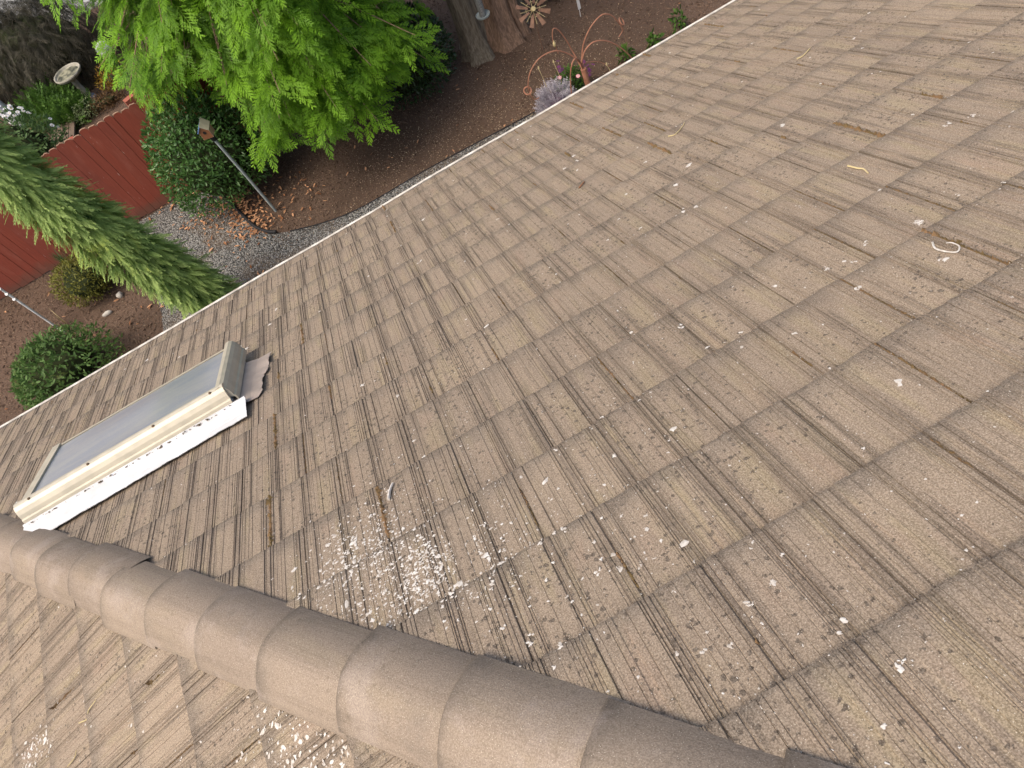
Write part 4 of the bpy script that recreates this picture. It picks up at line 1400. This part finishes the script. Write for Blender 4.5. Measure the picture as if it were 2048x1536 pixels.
# copper rod fountain ornament
orn = thing('rod_ornament', 'copper-coloured ornament of arching rods with curled ends', 'ornament', (3.22, 8.42, 0))
MB().tube([(3.2, 8.3, 0), (3.18, 8.34, .57)], .042, 12).build('post', M['copper'], orn)
ST = (3.18, 8.36, .53)
for pts, r0, r1 in (([ST, (3.19, 8.37, .58), (3.11, 8.37, .77), (2.99, 8.37, .93), (2.84, 8.37, 1.04), (2.63, 8.37, 1.06), (2.46, 8.37, .96), (2.37, 8.37, .81), (2.35, 8.37, .65), (2.38, 8.37, .52), (2.46, 8.37, .5)], .011, .007),
                    ([ST, (3.2, 8.5, .56), (3.19, 8.6, .68), (3.13, 8.6, .92), (3.06, 8.6, 1.11), (3.0, 8.6, 1.18), (2.96, 8.6, 1.13), (2.94, 8.6, .99), (2.96, 8.6, .9), (2.97, 8.6, .8)], .011, .005),
                    ([ST, (3.23, 8.5, .52), (3.28, 8.55, .6), (3.35, 8.55, .78), (3.49, 8.55, .94), (3.66, 8.55, 1.02), (3.77, 8.55, .99), (3.86, 8.55, .89), (3.94, 8.55, .71), (3.95, 8.55, .63), (3.88, 8.55, .57)], .011, .007),
                    ([ST, (3.17, 8.34, .62), (3.19, 8.3, .77), (3.26, 8.3, .86), (3.38, 8.3, .9), (3.52, 8.3, .85), (3.66, 8.3, .73), (3.79, 8.3, .56), (3.92, 8.3, .32), (3.96, 8.3, .2)], .011, .008),
                    ([ST, (3.14, 8.3, .72), (3.06, 8.15, .9), (3.0, 8.1, .97), (2.94, 8.1, .91), (2.88, 8.1, .74), (2.84, 8.1, .48), (2.85, 8.1, .35)], .010, .008),
                    ([ST, (3.3, 8.6, .44), (3.37, 8.7, .36), (3.5, 8.72, .29), (3.62, 8.72, .2), (3.74, 8.72, .06)], .007, .005)):
    sp = spline(pts, 46)
    MB().tube(sp, np.linspace(r0, r1, 46), 7).build('rod', M['copper'], orn)
def ring(c, r, nrm, rr):
    nrm = np.asarray(nrm, float) / np.linalg.norm(nrm)
    u = np.cross(nrm, (0, 0, 1.0)); u /= np.linalg.norm(u)
    w = np.cross(nrm, u)
    a = np.linspace(0, 2 * np.pi, 20)
    return MB().tube(np.asarray(c) + r * (np.cos(a)[:, None] * u + np.sin(a)[:, None] * w), rr, 6)
ring((2.33, 8.37, .70), .052, (0, -.6, .8), .011).build('curl', M['copper'], orn)
ring((3.96, 8.55, .77), .052, (.7, -.5, .5), .010).build('curl', M['copper'], orn)
b = MB(); b.lathe([(0, -.06), (.02, -.03), (.024, 0), (.012, .04), (0, .06)], (2.95, 8.6, .97), 8)
b.build('finial', M['straw'], orn)
for (x, y, z) in ((2.33, 8.37, .66), (3.97, 8.55, .73)):
    MB().tube([(x, y, z), (x + .01, y, z - .5)], .003, 5).build('chain', M['rust'], orn)
seedrng = np.random.default_rng(83)
for k_, (x, y, hh, lb) in enumerate(((2.66, 8.6, .75, 'thin pale seed stalk left of the copper post'), (2.9, 8.62, .7, 'thin pale stalk with a bud behind the silvery plant'), (3.62, 8.5, .3, 'short pale seed stalk right of the copper post'))):
    st = thing('seed_stalk', lb, 'stalk', (x, y, 0), 'seed stalks by the copper ornament')
    MB().tube(spline([(x, y, 0), (x + .02, y, hh * .5), (x - .02, y, hh)], 8), .005, 5).build('stem', M['straw'], st)
    MB().lathe([(0, -.03), (.014, 0), (0, .05)], (x - .02, y, hh), 7).build('bud', M['straw'], st)

# ------------------------------------------------------------------ beyond the fence
bb = thing('birdbath', 'weathered stone birdbath on a slender pedestal beyond the fence', 'birdbath', (-4.35, 15.95, 0))
MB().lathe([(.0, .0), (.15, .0), (.155, .03), (.12, .05), (.09, .09)], (-4.35, 15.95, 0), 20).build('base', simple('blue_grey_stone', (.26, .28, .32), .8), bb)
MB().lathe([(.09, .08), (.075, .14), (.055, .32), (.06, .46), (.1, .52)], (-4.34, 15.95, 0), 18).build('pedestal', M['bath'], bb)
bowl = MB().lathe([(.06, .5), (.18, .53), (.27, .575), (.295, .62), (.29, .64), (.268, .635), (.25, .605), (.17, .575), (.0, .56)], (-4.33, 15.95, 0), 28).build('bowl', M['bath'], bb)
MB().lathe([(.235, .602), (.0, .602)], (-4.33, 15.95, 0), 26).build('water', M['bathdark'], bowl)
gb = thing('gazing_ball', 'white mottled garden ball on a stand at the cedar edge', 'garden ball', (-3.3, 15.2, 0))
a = np.linspace(-np.pi / 2, np.pi / 2, 13)
MB().lathe(np.stack([.145 * np.cos(a), .145 * np.sin(a)], -1), (-3.3, 15.2, .97), 22).build('ball', simple('mottled_white_glaze', (.62, .62, .62), .3, .5, col2=(.12, .12, .12), scale=9), gb, smooth=True)
MB().lathe([(.12, 0), (.05, .1), (.04, .6), (.09, .84)], (-3.3, 15.2, 0), 14).build('stand', M['black'], gb)
for (x, y, rz_, lb) in ((-3.44, 14.66, .35, 'orange-red brick nearest the fence tops'), (-3.23, 14.82, .42, 'orange-red brick in the middle of the short row'), (-3.06, 15.0, .5, 'orange-red brick of the short row tucked under the cedar')):
    o = MB().box((x, y, .14), (.215, .13, .26), rz_).build('brick', M['brick'])
    tag(o, lb, 'brick', 'bricks edging the far bed')
pb = thing('planter', 'low weathered brown board planter behind the white daisies', 'planter', (-4.98, 15.0, 0))
for q in range(4):
    MB().box((-5.17 + q * .13, 15.05 - q * .04, .12), (.12, .75, .03), -.12).build('board', M['greywood'], pb)
MB().box((-4.95, 14.68, .07), (.55, .03, .12), -.2).build('side_board', M['greywood'], pb)
o = thing('white_post', 'white leaning post at the left edge beyond the daisies', 'post', (-5.95, 16.5, 0))
MB().tube([(-5.95, 16.5, 0), (-5.98, 16.5, .35), (-6.05, 16.5, .9)], .13, 14).build('shaft', M['white'], o)
MB().tube([(-6.05, 16.5, .9), (-6.052, 16.5, .92)], .15, 14).build('cap', M['white'], o)

# ------------------------------------------------------------------ litter: mulch chips, gravel stones, leaves
lrng = np.random.default_rng(91)
def edge_y(x):
    return np.interp(x, EDGE[::1, 0][3:], EDGE[::1, 1][3:])
def chips(n, xr, yr, L, w, rg, zoff=.01, tilt=.35):
    c = np.stack([rg.uniform(*xr, n), rg.uniform(*yr, n), np.full(n, zoff)], -1)
    return chips_at(c, L, w, rg, tilt)
def chips_at(c, L, w, rg, tilt=.35):
    n = len(c)
    a = rg.uniform(0, 2 * np.pi, n)
    d = np.stack([np.cos(a), np.sin(a), rg.normal(0, tilt, n)], -1)
    s = np.stack([-np.sin(a), np.cos(a), rg.normal(0, tilt, n)], -1)
    l = (L * rg.uniform(.5, 1.5, n))[:, None] / 2
    ww = (w * rg.uniform(.6, 1.4, n))[:, None] / 2
    up = np.array([0, 0, 1.0]) * ww * .6
    V = np.stack([c - d * l, c + s * ww + up * .5, c + d * l, c - s * ww, c + up * 1.6], 1)
    f = np.array([[0, 3, 4], [3, 2, 4], [2, 1, 4], [1, 0, 4]])
    F = (np.arange(n)[:, None, None] * 5 + f).reshape(-1, 3)
    tc = np.zeros((n, 5, 3)); tc[:, :, 2] = rg.random((n, 1)); tc[:, :, 0] = tc[:, :, 2]
    return V.reshape(-1, 3), F, tc.reshape(-1, 3)
def chip_mat(name, a, b_):
    t = NT(name)
    at = t.n('Attribute', attribute_name='tc')
    sp = t.n('SeparateXYZ'); t.t.links.new(at.outputs['Vector'], sp.inputs[0])
    return t.fin(t.mix(sp.outputs[2], a, b_), .9, .1)
M['chip'] = chip_mat('bark_chip', (.058, .037, .026), (.19, .127, .088))
M['pale_chip'] = chip_mat('pale_chip', (.22, .15, .09), (.5, .4, .27))
M['pebble'] = chip_mat('gravel_pebble', (.08, .08, .08), (.4, .39, .37))
M['dead_leaf'] = chip_mat('fallen_leaf', (.2, .085, .04), (.55, .31, .17))
V, F, tc = chips(24000, (-8, 7), (6.5, 13), .05, .018, lrng)
on_path = lambda P: (P[:, 0] > np.interp(P[:, 1], LEFT[:, 1], LEFT[:, 0])) & (P[:, 1] < np.where(P[:, 0] < -1.7, 11.4, edge_y(P[:, 0]))) & ~((P[:, 0] > np.interp(P[:, 1], EDGE[:24, 1][::-1], EDGE[:24, 0][::-1])) & (P[:, 1] > 8.9))
def drop(V, F, tc, m, cond):
    cen = V.reshape(-1, m, 3)[:, 0]
    keep = cond(cen)
    V2 = V.reshape(-1, m, 3)[keep].reshape(-1, 3); t2 = tc.reshape(-1, m, 3)[keep].reshape(-1, 3)
    k_ = F.shape[0] // len(cen)
    F2 = np.arange(keep.sum())[:, None, None] * m + (F.reshape(len(cen), k_, -1)[0])[None]
    return V2, F2.reshape(-1, F.shape[1]), t2
V, F, tc = drop(V, F, tc, 5, lambda P: ~on_path(P))
tag(mk('mulch_chips', V, F, M['chip'], attrs={'tc': tc}), 'brown bark chips covering the garden beds', 'mulch', kind='stuff')
n = 5600
cx = np.concatenate([lrng.normal(1.6, 1.5, n // 2), lrng.uniform(-7, 6, n // 2)])
cy = np.concatenate([lrng.normal(9.3, .5, n // 2), lrng.uniform(8.0, 12, n // 2)])
V, F, tc = chips_at(np.stack([cx, cy, np.full(len(cx), .018)], -1), .017, .010, lrng)
tag(mk('pale_chips', V, F, M['pale_chip'], attrs={'tc': tc}), 'pale wood specks sprinkled over the mulch', 'wood chips', kind='stuff')
V, F, tc = chips(22000, (-4.6, 4.5), (7.6, 11.4), .026, .02, lrng, .014, .5)
V, F, tc = drop(V, F, tc, 5, on_path)
tag(mk('gravel_stones', V, F, M['pebble'], attrs={'tc': tc}), 'grey pebbles of the gravel path', 'gravel', kind='stuff')
cs = []
for (x, y, sx, sy, k_) in ((-2.3, 10.4, .26, .28, 200), (-2.2, 10.0, .2, .22, 130), (-2.05, 9.65, .18, .12, 80), (-2.75, 10.7, .25, .25, 70), (-3.1, 11.3, .3, .05, 60), (-1.5, 10.1, .35, .4, 60), (-2.9, 9.6, .6, .8, 50), (0, 9.6, 2, .5, 40), (-5, 9.6, .9, .8, 40)):
    cs.append(np.stack([lrng.normal(x, sx, k_), lrng.normal(y, sy, k_), lrng.uniform(.025, .05, k_)], -1))
cs = np.concatenate(cs)
cs = cs[cs[:, 1] < 11.42]
n = len(cs)
fw_ = np.stack([lrng.normal(0, 1, n), lrng.normal(0, 1, n), lrng.normal(0, .2, n)], -1)
V, F, tc = multi([leaf_template(.085, .034, .4, .5), leaf_template(.07, .03, .6, -.4)], cs, fw_, np.tile([0, 0, 1.0], (n, 1)) + lrng.normal(0, .3, (n, 3)), lrng.uniform(.6, 1.2, n), lrng)
tag(mk('fallen_leaves', V, F, M['dead_leaf'], attrs={'tc': tc}), 'fallen orange leaves drifted against the black hose', 'leaves', kind='stuff')
